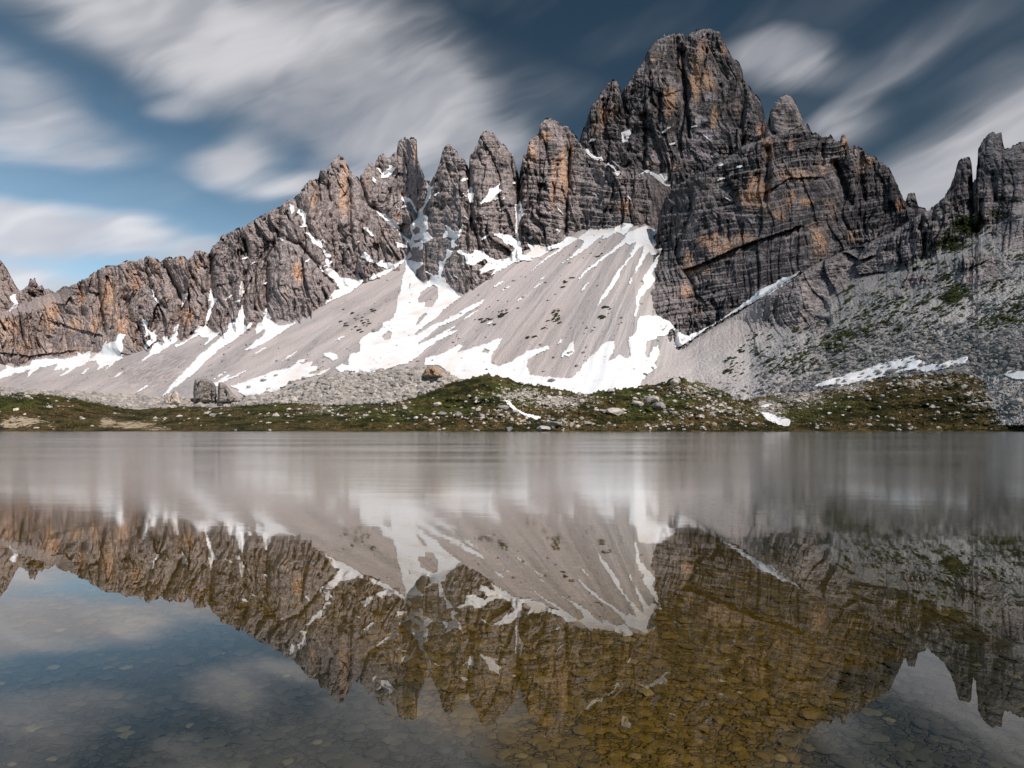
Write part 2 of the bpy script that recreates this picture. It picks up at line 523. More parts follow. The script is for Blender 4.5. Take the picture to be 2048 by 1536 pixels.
GULLIES = [  # (points, half width px, depth m)
    ([(162, 566), (160, 600), (166, 632)], 4, 10), ([(193, 545), (197, 590), (203, 640), (208, 665)], 4, 12), ([(287, 518), (300, 570), (310, 600), (330, 615)], 4, 10),
    ([(318, 540), (322, 590)], 3, 5), ([(325, 526), (345, 560), (360, 590), (368, 602), (358, 650), (348, 695)], 6, 14), ([(250, 600), (252, 640), (256, 668)], 8, 8),
    ([(222, 540), (224, 575)], 2.5, 4), ([(236, 535), (238, 570)], 2.5, 4), ([(262, 525), (258, 560), (250, 600)], 3.5, 6),
    ([(421, 515), (421, 580), (428, 602), (418, 630), (410, 668)], 6, 15), ([(490, 480), (494, 520), (492, 545), (487, 570), (486, 620), (484, 655)], 5, 12),
    ([(460, 560), (466, 600), (450, 650)], 4, 7), ([(556, 418), (557, 470), (545, 500), (533, 520), (530, 560), (532, 610), (536, 645)], 5, 14),
    ([(590, 395), (605, 430), (625, 470), (640, 490), (655, 520), (668, 545)], 6, 10), ([(577, 480), (600, 490), (640, 535), (662, 565)], 4, 8),
    ([(655, 345), (656, 380), (661, 402)], 3, 8), ([(698, 360), (699, 400), (700, 440), (702, 470)], 3.5, 9), ([(727, 400), (735, 430), (722, 480), (708, 545)], 4.5, 9),
    ([(637, 356), (640, 400), (630, 440)], 3, 6), ([(690, 480), (686, 520), (680, 560)], 3, 5), ([(660, 430), (664, 480), (672, 540)], 3, 5),
    ([(720, 361), (735, 410), (755, 420), (780, 440), (802, 462)], 4, 8), ([(858, 365), (850, 400), (838, 430), (828, 470), (820, 510)], 7, 14),
    ([(805, 390), (825, 412), (838, 430)], 5, 7), ([(760, 335), (768, 350), (785, 345)], 6, 8), ([(780, 380), (770, 420), (765, 440)], 3, 5), ([(815, 330), (818, 380), (826, 410)], 3, 5),
    ([(935, 335), (942, 390), (943, 430), (938, 460)], 6, 14), ([(943, 440), (955, 480), (960, 505)], 4, 10), ([(1019, 300), (1028, 370), (1036, 430)], 3.5, 8),
    ([(990, 400), (998, 440), (1003, 480)], 3, 5), ([(1040, 350), (1037, 420), (1034, 490)], 6, 18),
    ([(1138, 300), (1137, 350), (1133, 420), (1131, 472)], 3, 12), ([(1114, 330), (1110, 370), (1103, 420)], 2.5, 5), ([(1090, 250), (1092, 300), (1100, 350)], 3, 4),
    ([(1364, 105), (1367, 160), (1372, 210), (1377, 252), (1378, 275)], 3, 16), ([(1319, 190), (1320, 220), (1315, 258)], 3.5, 12), ([(1291, 230), (1290, 300), (1287, 335)], 4, 13),
    ([(1413, 100), (1405, 140), (1400, 165)], 3, 9), ([(1243, 185), (1250, 220), (1256, 252)], 5, 12), ([(1487, 165), (1490, 200), (1484, 240), (1485, 285)], 4, 10),
    ([(1356, 78), (1352, 95), (1362, 106)], 5, 8), ([(1442, 170), (1445, 200), (1440, 235)], 3, 6), ([(1205, 200), (1208, 240)], 3, 6), ([(1225, 180), (1230, 240)], 2.5, 4),
    ([(1538, 240), (1543, 262), (1550, 268)], 4, 10), ([(1536, 300), (1535, 350), (1531, 400)], 6, 12), ([(1672, 330), (1688, 370), (1702, 410)], 6, 12), ([(1645, 290), (1645, 330)], 4, 7),
    ([(1438, 430), (1440, 470)], 3, 6), ([(1455, 445), (1458, 480)], 3, 5), ([(1600, 300), (1604, 340)], 3, 4), ([(1720, 300), (1722, 360), (1730, 400)], 4, 7), ([(1748, 330), (1752, 400)], 3, 5),
    ([(1941, 360), (1943, 400), (1946, 430)], 5, 14), ([(1850, 470), (1848, 510)], 4, 8), ([(1870, 410), (1866, 440)], 3, 6), ([(1985, 350), (1990, 400)], 4, 6)]
LEDGES = [  # overhanging bands: rock above stands proud, below is undercut (points, height px, depth m)
    ([(1370, 540), (1420, 520), (1450, 505), (1500, 485), (1560, 465), (1600, 452)], 9, 7), ([(1530, 385), (1580, 355), (1640, 355)], 6, 4), ([(1440, 425), (1480, 430), (1530, 430)], 7, -6),
    ([(1690, 505), (1720, 520), (1745, 512)], 6, 5), ([(100, 640), (160, 660), (205, 670)], 5, 3), ([(0, 705), (60, 712), (150, 700)], 4, 3), ([(1250, 150), (1330, 190), (1360, 180)], 5, 2)]


def rock_relief(px, py, D0, seed, amp=1.0, dip=0.12, rib=1.0, strata=1.0):
    X, Z = a_(px) * D0, b_(py) * D0
    w = fbm(X / 40, Z / 40, 2, seed + 5) * 10
    Xs = X + w + 0.12 * Z
    Zd = Z + dip * X
    broken = 0.40 + 1.05 * sstep(fbm(X / 55, Z / 70, 2, seed + 51), -0.30, 0.30)   # clean slabs next to shattered rock
    cv, cb = facets(Xs / 7.0, Z / 120.0, 0.8, seed + 61)
    chim = np.exp(-cb * 9) * 3.2 * sstep(perlin(X / 30, Z / 60, seed + 62), -0.1, 0.4)
    r = chim - rib * 4.0 * (ridged(Xs / 34, Z / 150, 2, seed + 1) - 0.35)
    r = r - rib * 1.3 * (ridged(Xs / 11, Z / 52, 2, seed + 2) - 0.4)
    for sx, sz, am, tl, ck in ((26.0, 78.0, 7.5, 1.3, 1.2), (9.5, 26.0, 4.6, 1.4, 1.0), (4.0, 9.0, 2.6, 1.4, 0.8), (1.8, 3.2, 1.15, 1.3, 0.35)):
        fv, fb = facets((Xs + 0.25 * w * (sx < 20)) / sx + 0.15 * perlin(X / sx, Z / sx, seed + 41), Zd / sz, tl, seed + int(sx * 7))
        brk = 1.0 if sx > 20 else broken
        r = r + brk * (rib * am * fv + ck * np.exp(-fb * 12))
    zz = Z + dip * X + fbm(X / 25, Z / 25, 2, seed + 9) * 3
    for per, am in ((9.0, 2.0), (3.4, 1.35), (1.6, 0.6)):
        f = zz / per + 0.25 * perlin(X / (per * 4), Z / per, seed + 11)
        f = f - np.floor(f)
        # a steep riser, then a small ledge that steps back
        r = r + strata * am * (0.35 + 0.65 * np.minimum(broken, 1.2)) * (sstep(f, 0.62, 1.0) - 0.9 * f)
    r = r + fbm(X / 6, Z / 6, 3, seed + 13) * 1.5
    return r * amp


LAYERS = {}


def add_layer(name, T, B, depth, step, mat, label, attrs=None, jag=1.3, back=(6, 20, 60, 160), drop=(2, 10, 40, 140), cols=None):
    """one terrain body: skyline T, foot B (pixels), depth(px,py) -> metres on the raster, and a real back side"""
    Tf, Bf = pl(T), pl(B)
    x0, x1 = T[0][0], T[-1][0]
    ix = np.where((GX >= x0 - 2) & (GX <= x1 + 2))[0]
    ymin = min(t[1] for t in T) - 6
    ymax = max(t[1] for t in B) + 3
    iy = np.where((GY >= ymin) & (GY <= ymax))[0]
    px, py = np.meshgrid(GX[ix], GY[iy], indexing='ij')
    D = depth(px, py)
    seed = sum(map(ord, name)) % 97
    cx = np.arange(x0, x1 + 0.01, step)
    j = jag * (1.2 * perlin(cx / 7, cx * 0, seed) + 0.9 * perlin(cx / 2.9, cx * 0, seed + 1) + 1.6 * perlin(cx / 19, cx * 0, seed + 2))
    if jag > 0.5:
        for wd, am in ((3.2, 3.2), (7.5, 5.0)):
            cv, _ = cells(cx / wd, cx * 0 + 0.5, seed + 3)
            j = j + jag * (cv - 0.5) * am
    top = Tf(cx) + j
    bot = Bf(cx)
    top = np.minimum(top, bot - 1)
    m = int((bot - top).max() / step) + 2
    t = np.linspace(0, 1, m)
    PX = np.repeat(cx[:, None], m, 1)
    PY = top[:, None] + (bot - top)[:, None] * t[None]
    fx = np.clip(PX - GX[ix[0]], 0, len(ix) - 1.001)
    fy = np.clip(PY - GY[iy[0]], 0, len(iy) - 1.001)
    i0, j0 = fx.astype(int), fy.astype(int)
    u, v = fx - i0, fy - j0

    def samp(A):
        return A[i0, j0] * (1 - u) * (1 - v) + A[i0 + 1, j0] * u * (1 - v) + A[i0, j0 + 1] * (1 - u) * v + A[i0 + 1, j0 + 1] * u * v
    DD = samp(D)
    V = unproject(PX, PY, DD)
    # back side
    bk = []
    for dd, dz in zip(reversed(back), reversed(drop)):
        q = V[:, 0].copy()
        q[:, 0] *= (q[:, 1] + dd) / q[:, 1]
        q[:, 1] += dd
        q[:, 2] -= dz
        bk.append(q)
    V = np.concatenate([np.stack(bk, 1), V], 1)
    nb = len(back)
    at = {}
    for k, fn in (attrs or {}).items():
        A = samp(fn(px, py) * np.ones(px.shape))
        at[k] = np.concatenate([np.repeat(A[:, :1], nb, 1), A], 1)
    me = mesh_np(name, V.reshape(-1, 3), grid_quads(len(cx), m + nb), mat, False, at)
    o = link(name, me)
    tag(o, label, None, None, 'structure')
    # visible-surface raster
    tt = np.interp(GX[ix], cx, top)[:, None]
    bb = Bf(GX[ix])[:, None]
    ok = (py >= tt) & (py <= bb)
    sub = DVIS[np.ix_(ix, iy)]
    DVIS[np.ix_(ix, iy)] = np.where(ok, np.minimum(sub, D), sub)
    LAYERS[name + str(len(LAYERS))] = o
    return o


def gully_relief(px, py, amount=1.0):
    r = np.zeros(px.shape)
    x0, x1, y0, y1 = px.min(), px.max(), py.min(), py.max()
    wob = fbm(px / 14, py / 14, 2, 3) * 3.0
    for pts, w, d in GULLIES:
        p = np.array(pts)
        if p[:, 0].max() < x0 - 10 or p[:, 0].min() > x1 + 10 or p[:, 1].min() > y1 or p[:, 1].max() < y0:
            continue
        bx = (px > p[:, 0].min() - 5 * w) & (px < p[:, 0].max() + 5 * w) & (py > p[:, 1].min() - 5 * w) & (py < p[:, 1].max() + 5 * w)
        if not bx.any():
            continue
        dd = seg_dist((px + wob)[bx], py[bx], pts)
        r[bx] += 0.75 * d * np.exp(-(dd / w) ** 2) + 0.25 * d * np.exp(-(dd / (3 * w)) ** 2)
    for pts, h, d in LEDGES:
        p = np.array(pts)
        f = pl(pts)
        on = sstep(px, p[0, 0] - 12, p[0, 0] + 8) * (1 - sstep(px, p[-1, 0] - 8, p[-1, 0] + 12))
        v = (py - f(px) + wob) / h
        r += on * d * (np.where(v > 0, np.exp(-v * 0.9), 0) - np.where(v < 0, 0.6 * np.exp(v * 0.5), 0))
    return r * amount


def rounding(px, py, T, w, depth):
    d = seg_dist(px, py, T)
    q = 1 - np.clip(d / w, 0, 1)
    return depth * (1 - np.sqrt(np.clip(1 - q * q, 0, 1)))


def ell(lst):
    def f(px, py):
        r = np.zeros(px.shape)
        for (cx, cy, rx, ry, s) in lst:
            bx = (np.abs(px - cx) < 2 * rx) & (np.abs(py - cy) < 2 * ry)
            if bx.any():
                q = ((px[bx] - cx) / rx) ** 2 + ((py[bx] - cy) / ry) ** 2
                r[bx] = np.maximum(r[bx], s * np.exp(-q * 0.8))
        return r
    return f


ORANGE = ell([
    (1515, 385, 26, 36, 1.1), (1490, 400, 20, 16, 1), (1590, 352, 46, 15, .9), (1583, 402, 14, 30, .8), (1430, 482, 42, 18, 1), (1446, 500, 22, 12, 1.1), (1375, 530, 13, 28, 1), (1372, 582, 15, 20, 1),
    (1392, 540, 30, 11, .8), (1490, 478, 32, 11, .8), (1640, 480, 20, 42, .8), (1662, 420, 16, 26, .6), (1607, 402, 20, 13, .9), (1540, 300, 12, 40, .6), (1650, 330, 18, 20, .7), (1720, 330, 14, 25, .7), (1690, 285, 7, 14, .8),
    (1740, 320, 14, 16, .6), (1798, 410, 10, 14, .8), (1580, 290, 12, 20, .5), (1560, 420, 16, 20, .7), (1400, 620, 20, 14, .4), (1700, 470, 14, 20, .5),
    (1390, 160, 12, 52, .9), (1340, 200, 14, 28, 1), (1400, 105, 16, 26, .7), (1416, 165, 17, 28, .8), (1520, 262, 10, 16, .9), (1350, 335, 14, 11, .9), (1305, 325, 20, 8, .7), (1428, 235, 8, 26, .8), (1475, 210, 8, 20, .6), (1450, 100, 12, 15, .5), (1310, 115, 10, 14, .5), (1360, 130, 6, 30, .5),
    (1127, 350, 11, 52, 1.1), (1107, 372, 8, 42, 1), (1066, 300, 13, 32, .8), (1250, 412, 17, 18, 1), (1092, 272, 20, 10, .8), (1140, 300, 8, 22, .7), (1205, 235, 10, 28, .6), (1228, 220, 8, 30, .6), (1270, 415, 10, 14, .5), (1190, 260, 10, 22, .5),
    (686, 385, 10, 46, 1), (690, 340, 9, 24, .8), (832, 302, 5, 24, 1), (795, 432, 16, 10, .7), (700, 400, 8, 30, .6), (905, 345, 10, 22, .5), (625, 370, 8, 18, .6), (800, 400, 14, 14, .5), (760, 470, 20, 20, .4), (735, 360, 10, 20, .4),
    (100, 625, 20, 32, 1), (165, 590, 8, 27, 1.1), (220, 600, 28, 46, .75), (247, 652, 22, 26, .8), (272, 560, 26, 32, .55), (150, 650, 17, 17, .9), (190, 650, 13, 22, .9), (382, 632, 24, 27, .75), (395, 545, 10, 60, .45),
    (595, 545, 10, 27, .9), (572, 585, 5, 15, .7), (20, 655, 32, 32, .7), (45, 690, 44, 22, .6), (628, 400, 10, 27, .7), (120, 702, 62, 13, .6), (305, 540, 14, 40, .5), (360, 520, 14, 16, .6), (215, 690, 14, 20, .6), (330, 560, 20, 40, .35), (275, 690, 12, 18, .5), (520, 580, 8, 60, .35), (640, 450, 20, 40, .35), (560, 430, 14, 20, .45)])
PALE = ell([(1410, 270, 40, 16, .8), (1395, 310, 60, 14, .7), (1470, 432, 40, 8, 1.1), (1500, 440, 30, 8, .8), (1320, 315, 40, 18, .7), (1440, 325, 30, 10, .7), (1420, 195, 14, 14, .7), (1400, 240, 16, 10, .9),
            (1440, 450, 26, 12, .5), (1570, 500, 60, 14, .4), (1450, 510, 50, 12, .4), (1600, 262, 60, 10, .4), (1730, 470, 30, 40, .5), (1700, 430, 16, 40, .4), (1360, 60, 60, 8, .3), (1480, 120, 20, 14, .4), (400, 545, 12, 40, .5), (620, 350, 20, 40, .3)])


def dark_of(level, seed):
    def f(px, py):
        return level + 0.35 * fbm(px / 60, py / 45, 3, seed)
    return f


def rock_layer(name, T, base, D0, k, label, seed, dark, amp=1.0, rib=1.0, strata=1.0, round_w=14, round_d=5, dip=0.12, below=30, step=1.45, extra=None, d0off=2.0, jag=1.0):
    bf = pl(base)

    def depth(px, py):
        b = bf(px)
        Db = (scree_D(px, b) + d0off) if D0 is None else pl(D0)(px)
        Dm = float(np.mean(Db))
        D = Db + k * (b - py)
        D = D + rock_relief(px, py, Dm, seed, amp, dip, rib, strata)
        D = D + gully_relief(px, py)
        D = D + rounding(px, py, T, round_w, round_d)
        if extra is not None:
            D = D + extra(px, py)
        return D
    B = [(x, bf(x) + below) for x in sorted({T[0][0], T[-1][0], *[p[0] for p in base if T[0][0] < p[0] < T[-1][0]]})]
    at = {'orange': ORANGE, 'dark': dark_of(dark, seed), 'pale': PALE, 'bedding': lambda x, y: min(strata, 1.2) / 1.2 + 0 * x, 'warm': lambda x, y: np.clip(0.62 - x / 1100.0, 0.06, 0.55)}
    return add_layer(name, T, B, depth, step, ROCK, label, at, jag)


BASE_L = [(-140, 735), (0, 735), (68, 718), (157, 711), (191, 708), (246, 711), (287, 701), (355, 687), (410, 670), (495, 667), (513, 653), (560, 651), (598, 639), (649, 608),
          (676, 581), (725, 561), (770, 542), (806, 528), (830, 545), (848, 566), (891, 578), (923, 592), (969, 570), (1001, 541), (1034, 522), (1060, 505), (1100, 492), (1130, 477), (1164, 463), (1219, 456), (1263, 443), (1318, 458), (1340, 470), (1400, 500)]

# distant summit far left
rock_layer('distant_peak', [(-140, 470), (-60, 500), (0, 522), (6, 528), (14, 540), (22, 555), (30, 572), (38, 581), (48, 577), (56, 571), (60, 559), (70, 557), (75, 569), (82, 568), (90, 579), (102, 578), (110, 590), (130, 620), (150, 650)],
           [(-140, 660), (150, 660)], [(-140, 900), (150, 900)], 0.35, 'orange and grey rock summit far away at the left edge', 3, 0.05, amp=1.5, round_w=10, round_d=10)
# left ridge wall
T_A = [(-140, 660), (-40, 640), (10, 622), (60, 600), (108, 583), (140, 570), (161, 562), (180, 553), (193, 540), (205, 535), (219, 533), (235, 528), (251, 523), (262, 520), (274, 519), (280, 514), (287, 521), (290, 514), (298, 512), (309, 517), (321, 525), (325, 519),
       (335, 516), (350, 516), (361, 511), (371, 517), (374, 521), (382, 513), (390, 502), (400, 499), (413, 503), (419, 511), (424, 496), (432, 485), (448, 470), (462, 461), (480, 458), (500, 446), (520, 434), (536, 426), (546, 418), (559, 412), (572, 403), (576, 396), (579, 400),
       (588, 395), (604, 382), (609, 371), (620, 358), (626, 360), (631, 356), (637, 356), (639, 343), (645, 337), (650, 340), (653, 347), (655, 337), (660, 330), (666, 320), (674, 313), (682, 311), (689, 317), (695, 330), (702, 343), (708, 351), (715, 356), (720, 363), (728, 392), (745, 425), (770, 480), (800, 530)]


def ridge_slab(px, py):
    # the smooth debris roof behind the left wall leans back
    return 60 * sstep(90 - np.abs(px - 70), 0, 60) * sstep(pl([(0, 640), (60, 625), (120, 612), (165, 575)])(px) - py, 0, 30)


rock_layer('mountain_ridge', T_A, BASE_L, None, 0.20, 'long craggy grey and orange rock ridge rising from the left edge', 11, 0.0, amp=1.05, rib=1.2, strata=0.35, extra=ridge_slab)
# forked summit
T_B = [(690, 520), (705, 440), (714, 390), (721, 354), (728, 341), (731, 334), (738, 325), (744, 327), (749, 331), (752, 320), (760, 312), (767, 308), (777, 316), (782, 312), (786, 304), (794, 303), (795, 285), (800, 278), (808, 275), (819, 277), (830, 278), (834, 285),
       (832, 301), (835, 312), (840, 330), (845, 346), (850, 356), (856, 363), (863, 368), (872, 420), (885, 500), (900, 560)]
rock_layer('rock_tower', T_B, BASE_L, None, 0.21, 'forked pale rock tower with a flat-topped horn', 23, -0.05, amp=0.95, strata=0.5, d0off=7.0)
# slim needle
T_C = [(780, 560), (815, 520), (840, 440), (856, 375), (868, 352), (874, 340), (879, 324), (884, 307), (891, 293), (897, 286), (905, 291), (910, 301), (918, 309), (926, 317), (933, 328), (939, 345), (944, 400), (952, 470), (975, 540), (1000, 565)]
rock_layer('rock_tower', T_C, BASE_L, None, 0.21, 'slim dark grey rock pinnacle between the forked tower and the broad one', 31, 0.16, amp=0.9, strata=1.2, d0off=2.0)
T_D = [(915, 575), (930, 480), (936, 380), (939, 316), (946, 304), (952, 291), (959, 278), (965, 267), (974, 262), (982, 266), (990, 269), (998, 280), (1003, 287), (1013, 293), (1021, 302), (1027, 312), (1032, 330), (1038, 350), (1042, 420), (1046, 500), (1060, 530)]
rock_layer('rock_tower', T_D, BASE_L, None, 0.20, 'broad layered rock pinnacle with a snow patch on its face', 43, 0.2, amp=0.9, strata=1.5, d0off=3.0)
T_E = [(1026, 530), (1034, 430), (1039, 348), (1043, 330), (1047, 312), (1053, 309), (1058, 283), (1066, 275), (1078, 267), (1080, 247), (1089, 239), (1103, 236), (1116, 243), (1123, 253), (1135, 251), (1144, 263), (1154, 277), (1160, 285), (1172, 299), (1185, 313), (1208, 322), (1233, 347), (1246, 341),
       (1265, 337), (1290, 346), (1312, 342), (1330, 360), (1346, 378), (1372, 430), (1390, 500)]
rock_layer('rock_buttress', T_E, BASE_L, None, 0.19, 'massive grey buttress with orange stripes left of the main summit', 57, 0.34, amp=0.95, strata=1.5, d0off=2.0)
# main summit
T_F = [(1120, 470), (1145, 340), (1158, 290), (1162, 272), (1166, 260), (1174, 243), (1181, 215), (1185, 208), (1191, 205), (1202, 185), (1210, 178), (1215, 166), (1224, 161), (1236, 162), (1239, 174), (1244, 186), (1249, 174), (1260, 161), (1270, 147), (1280, 133), (1290, 118), (1296, 103), (1304, 91), (1314, 80), (1328, 74),
       (1342, 68), (1359, 65), (1367, 67), (1371, 73), (1376, 68), (1386, 62), (1403, 58), (1424, 57), (1434, 61), (1441, 65), (1448, 82), (1453, 96), (1458, 106), (1468, 116), (1478, 126), (1485, 140), (1487, 161), (1496, 171), (1506, 185), (1516, 195), (1523, 205), (1526, 222), (1531, 237), (1540, 252), (1552, 290), (1580, 400)]
rock_layer('mountain_summit', T_F, [(1120, 470), (1580, 470)], [(1120, 505), (1300, 498), (1580, 505)], 0.20, 'highest rock peak of the mountain with a deep black cleft', 71, 0.52, amp=1.15, rib=1.1, strata=1.0, round_w=22, round_d=14)
T_G = [(1520, 330), (1532, 262), (1540, 226), (1547, 212), (1553, 202), (1559, 193), (1571, 189), (1581, 191), (1591, 205), (1598, 222), (1605, 236), (1612, 262), (1640, 330)]
rock_layer('rock_tower', T_G, [(1520, 360), (1640, 360)], [(1520, 490), (1640, 490)], 0.15, 'tooth-shaped layered rock tower just right of the main summit', 83, 0.2, amp=0.7, rib=0.4, strata=2.0, round_w=18, round_d=12)
# dark wall below the summit
T_H = [(1262, 640), (1290, 560), (1304, 500), (1313, 466), (1319, 430), (1330, 396), (1352, 371), (1388, 350), (1428, 331), (1460, 312), (1488, 291), (1520, 278), (1550, 268), (1580, 262), (1607, 250), (1615, 248), (1620, 260), (1625, 270), (1636, 268), (1646, 272), (1660, 270), (1666, 277), (1679, 285), (1683, 271), (1690, 267), (1695, 283), (1698, 294),
       (1704, 296), (1712, 291), (1722, 297), (1731, 299), (1736, 312), (1748, 312), (1757, 322), (1766, 326), (1775, 334), (1783, 346), (1790, 360), (1795, 368), (1798, 381), (1806, 396), (1811, 402), (1814, 391), (1820, 386), (1829, 386), (1834, 400), (1836, 415), (1850, 418), (1862, 424), (1890, 470), (1920, 540)]
rock_layer('rock_wall', T_H, [(1262, 655), (1300, 640), (1340, 652), (1382, 673), (1490, 608), (1600, 545), (1700, 520), (1920, 560)], [(1262, 332), (1300, 331), (1340, 338), (1382, 347), (1490, 356), (1600, 366), (1750, 385), (1920, 405)], 0.19,
           'dark streaked rock wall with bright orange scars below the summit', 97, 0.58, amp=1.0, rib=0.9, strata=1.35, dip=-0.16, below=40, d0off=0,
           extra=lambda x, y: 62 * (1 - sstep(x, 1296, 1400)) * sstep(648 - y, 20, 170))

# ---- scree apron
FX, FY = 1432.0, 163.0                       # where the run-out lines of the fan would meet


def flow_scree(px, py):
    return np.arctan2(py - FY, FX - px) * 420.0, np.hypot(py - FY, FX - px) * 0.35


def scree_depth(px, py):
    D = scree_D(px, py)
    s, t = flow_scree(px, py)
    s = s + 9 * fbm(px / 60, py / 60, 2, 88)
    D = D + 3.0 * fbm(px / 160, py / 160, 2, 4) + 0.6 * perlin(s / 14, t / 160, 9) + 0.35 * perlin(s / 5, t / 60, 10) + 0.2 * perlin(s / 2.2, t / 22, 12) + 0.22 * fbm(px / 3.5, py / 2.5, 2, 14)
    return D


T_S = [(x, y - (12 if x < 1300 else 4)) for (x, y) in BASE_L if x <= 1318] + [(1345, 480), (1400, 520), (1460, 600)]
add_layer('scree_slope', T_S, [(-140, 815), (1460, 835)], scree_depth, 1.9, SCREE, 'smooth pinkish grey scree apron below the rock towers',
          {'flow_s': lambda x, y: flow_scree(x, y)[0], 'flow_t': lambda x, y: flow_scree(x, y)[1], 'cool': lambda x, y: 0.15 + 0.6 * sstep(x, 1120, 1330),
           'coarse': ell([(300, 750, 70, 30, 1.3), (345, 722, 40, 22, 1.2), (700, 620, 40, 30, .5), (1270, 640, 60, 50, .4), (980, 640, 30, 20, .5)]), 'green': lambda x, y: x * 0}, jag=0.0)

# ---- right spur
L_ROCK = pl([(1255, 640), (1480, 640), (1540, 655), (1600, 655), (1650, 600), (1700, 560), (1780, 540), (1850, 520), (1900, 492), (1980, 458), (2048, 415), (2190, 350)])


def flow_spur(px, py):
    return (py + 0.66 * (px - 1600)) * 0.27 / 1.2, (px * 1.0 - 0.66 * py) * 0.27 / 1.2


def rocky_spur(px, py):
    n = fbm(px / 45, py / 30, 3, 21) * 34
    m = 1 - sstep(py + n - L_ROCK(px), -14, 16)
    out = ell([(1560, 605, 60, 50, 1.2), (1610, 645, 60, 26, .9), (1830, 560, 40, 18, .9), (1960, 540, 60, 40, 1.0), (2030, 470, 60, 60, .8), (1790, 590, 30, 14, .6)])(px, py)
    return np.clip(np.maximum(m, sstep(out + n / 90, 0.4, 0.7)) * sstep(px, 1470, 1560), 0, 1)


T_I = [(1250, 812), (1290, 775), (1335, 722), (1385, 682), (1440, 647), (1490, 617), (1550, 577), (1600, 548), (1625, 530), (1655, 516), (1690, 500), (1730, 486), (1780, 466), (1820, 440), (1850, 421), (1858, 421), (1868, 409), (1880, 400), (1894, 389), (1896, 380), (1902, 366), (1910, 346), (1916, 325), (1928, 313), (1938, 315), (1943, 323), (1945, 345),
       (1942, 364), (1952, 360), (1951, 345), (1955, 330), (1951, 315), (1957, 300), (1962, 286), (1974, 271), (1978, 266), (1986, 261), (1992, 266), (2003, 265), (2006, 290), (2010, 299), (2028, 291), (2048, 284), (2100, 262), (2190, 235)]


def spur_depth(px, py):
    L = L_ROCK(px)
    DL = spur_plane(px, L)
    Dp = spur_plane(px, py)
    D = np.where(py < L, DL + 0.34 * (np.minimum(Dp, DL + 260) - DL), Dp)
    rk = rocky_spur(px, py)
    s, t = flow_spur(px, py)
    D = D + (0.25 + 0.75 * rk) * rock_relief(px, py, 320, 131, 0.75, -0.1, 0.9, 1.2) * np.where(py < L + 60, 1, 0.35)
    D = D + gully_relief(px, py) + rounding(px, py, T_I, 14, 8) * (py < L + 60)
    D = D + (1 - rk) * (0.9 * perlin(s / 5, t / 40, 33) + 0.5 * perlin(s / 2, t / 10, 34)) + 0.8 * fbm(px / 5, py / 3.5, 3, 35) + 4 * fbm(px / 90, py / 60, 2, 36)
    return D


GREEN = ell([(1935, 450, 40, 26, .95), (1900, 490, 40, 18, .9), (1985, 425, 26, 20, .6), (1905, 590, 34, 30, .95), (1890, 555, 24, 30, .7), (2000, 640, 60, 22, .75), (2040, 610, 40, 22, .7), (1760, 620, 70, 40, .62), (1700, 670, 60, 30, .75), (1670, 690, 40, 26, .9),
             (1790, 660, 60, 30, .45), (1540, 690, 60, 40, .42), (1480, 730, 60, 18, .4), (1600, 720, 60, 24, .6), (1590, 660, 30, 14, .6), (1850, 620, 60, 40, .5), (2010, 560, 40, 14, .5), (1860, 530, 30, 16, .6), (2040, 520, 20, 30, .5), (1560, 740, 70, 10, .6), (1660, 725, 50, 8, .7), (1990, 720, 40, 8, .6), (1950, 470, 60, 10, .5)])
spur_attrs = {'bedding': lambda x, y: 0.6 + 0 * x, 'flow_s': lambda x, y: flow_spur(x, y)[0], 'flow_t': lambda x, y: flow_spur(x, y)[1], 'cool': lambda x, y: 0.55 + 0.45 * sstep(x, 1450, 1650),
              'coarse': lambda x, y: 0.35 + 0.5 * sstep(x, 1500, 1750) - 0.3 * sstep(y, 700, 750), 'green': lambda x, y: np.maximum(GREEN(x, y) * 0.85, (0.32 + 0.17 * sstep(x, 1500, 1700)) * sstep(x, 1400, 1520) * (1 - sstep(y, 735, 760)) * (1 - 0.8 * rocky_spur(x, y))), 'orange': lambda x, y: ORANGE(x, y) * 0.8, 'dark': dark_of(0.38, 5), 'pale': lambda x, y: 0.10 + 0.2 * fbm(x / 30, y / 30, 2, 8), 'rocky': rocky_spur}


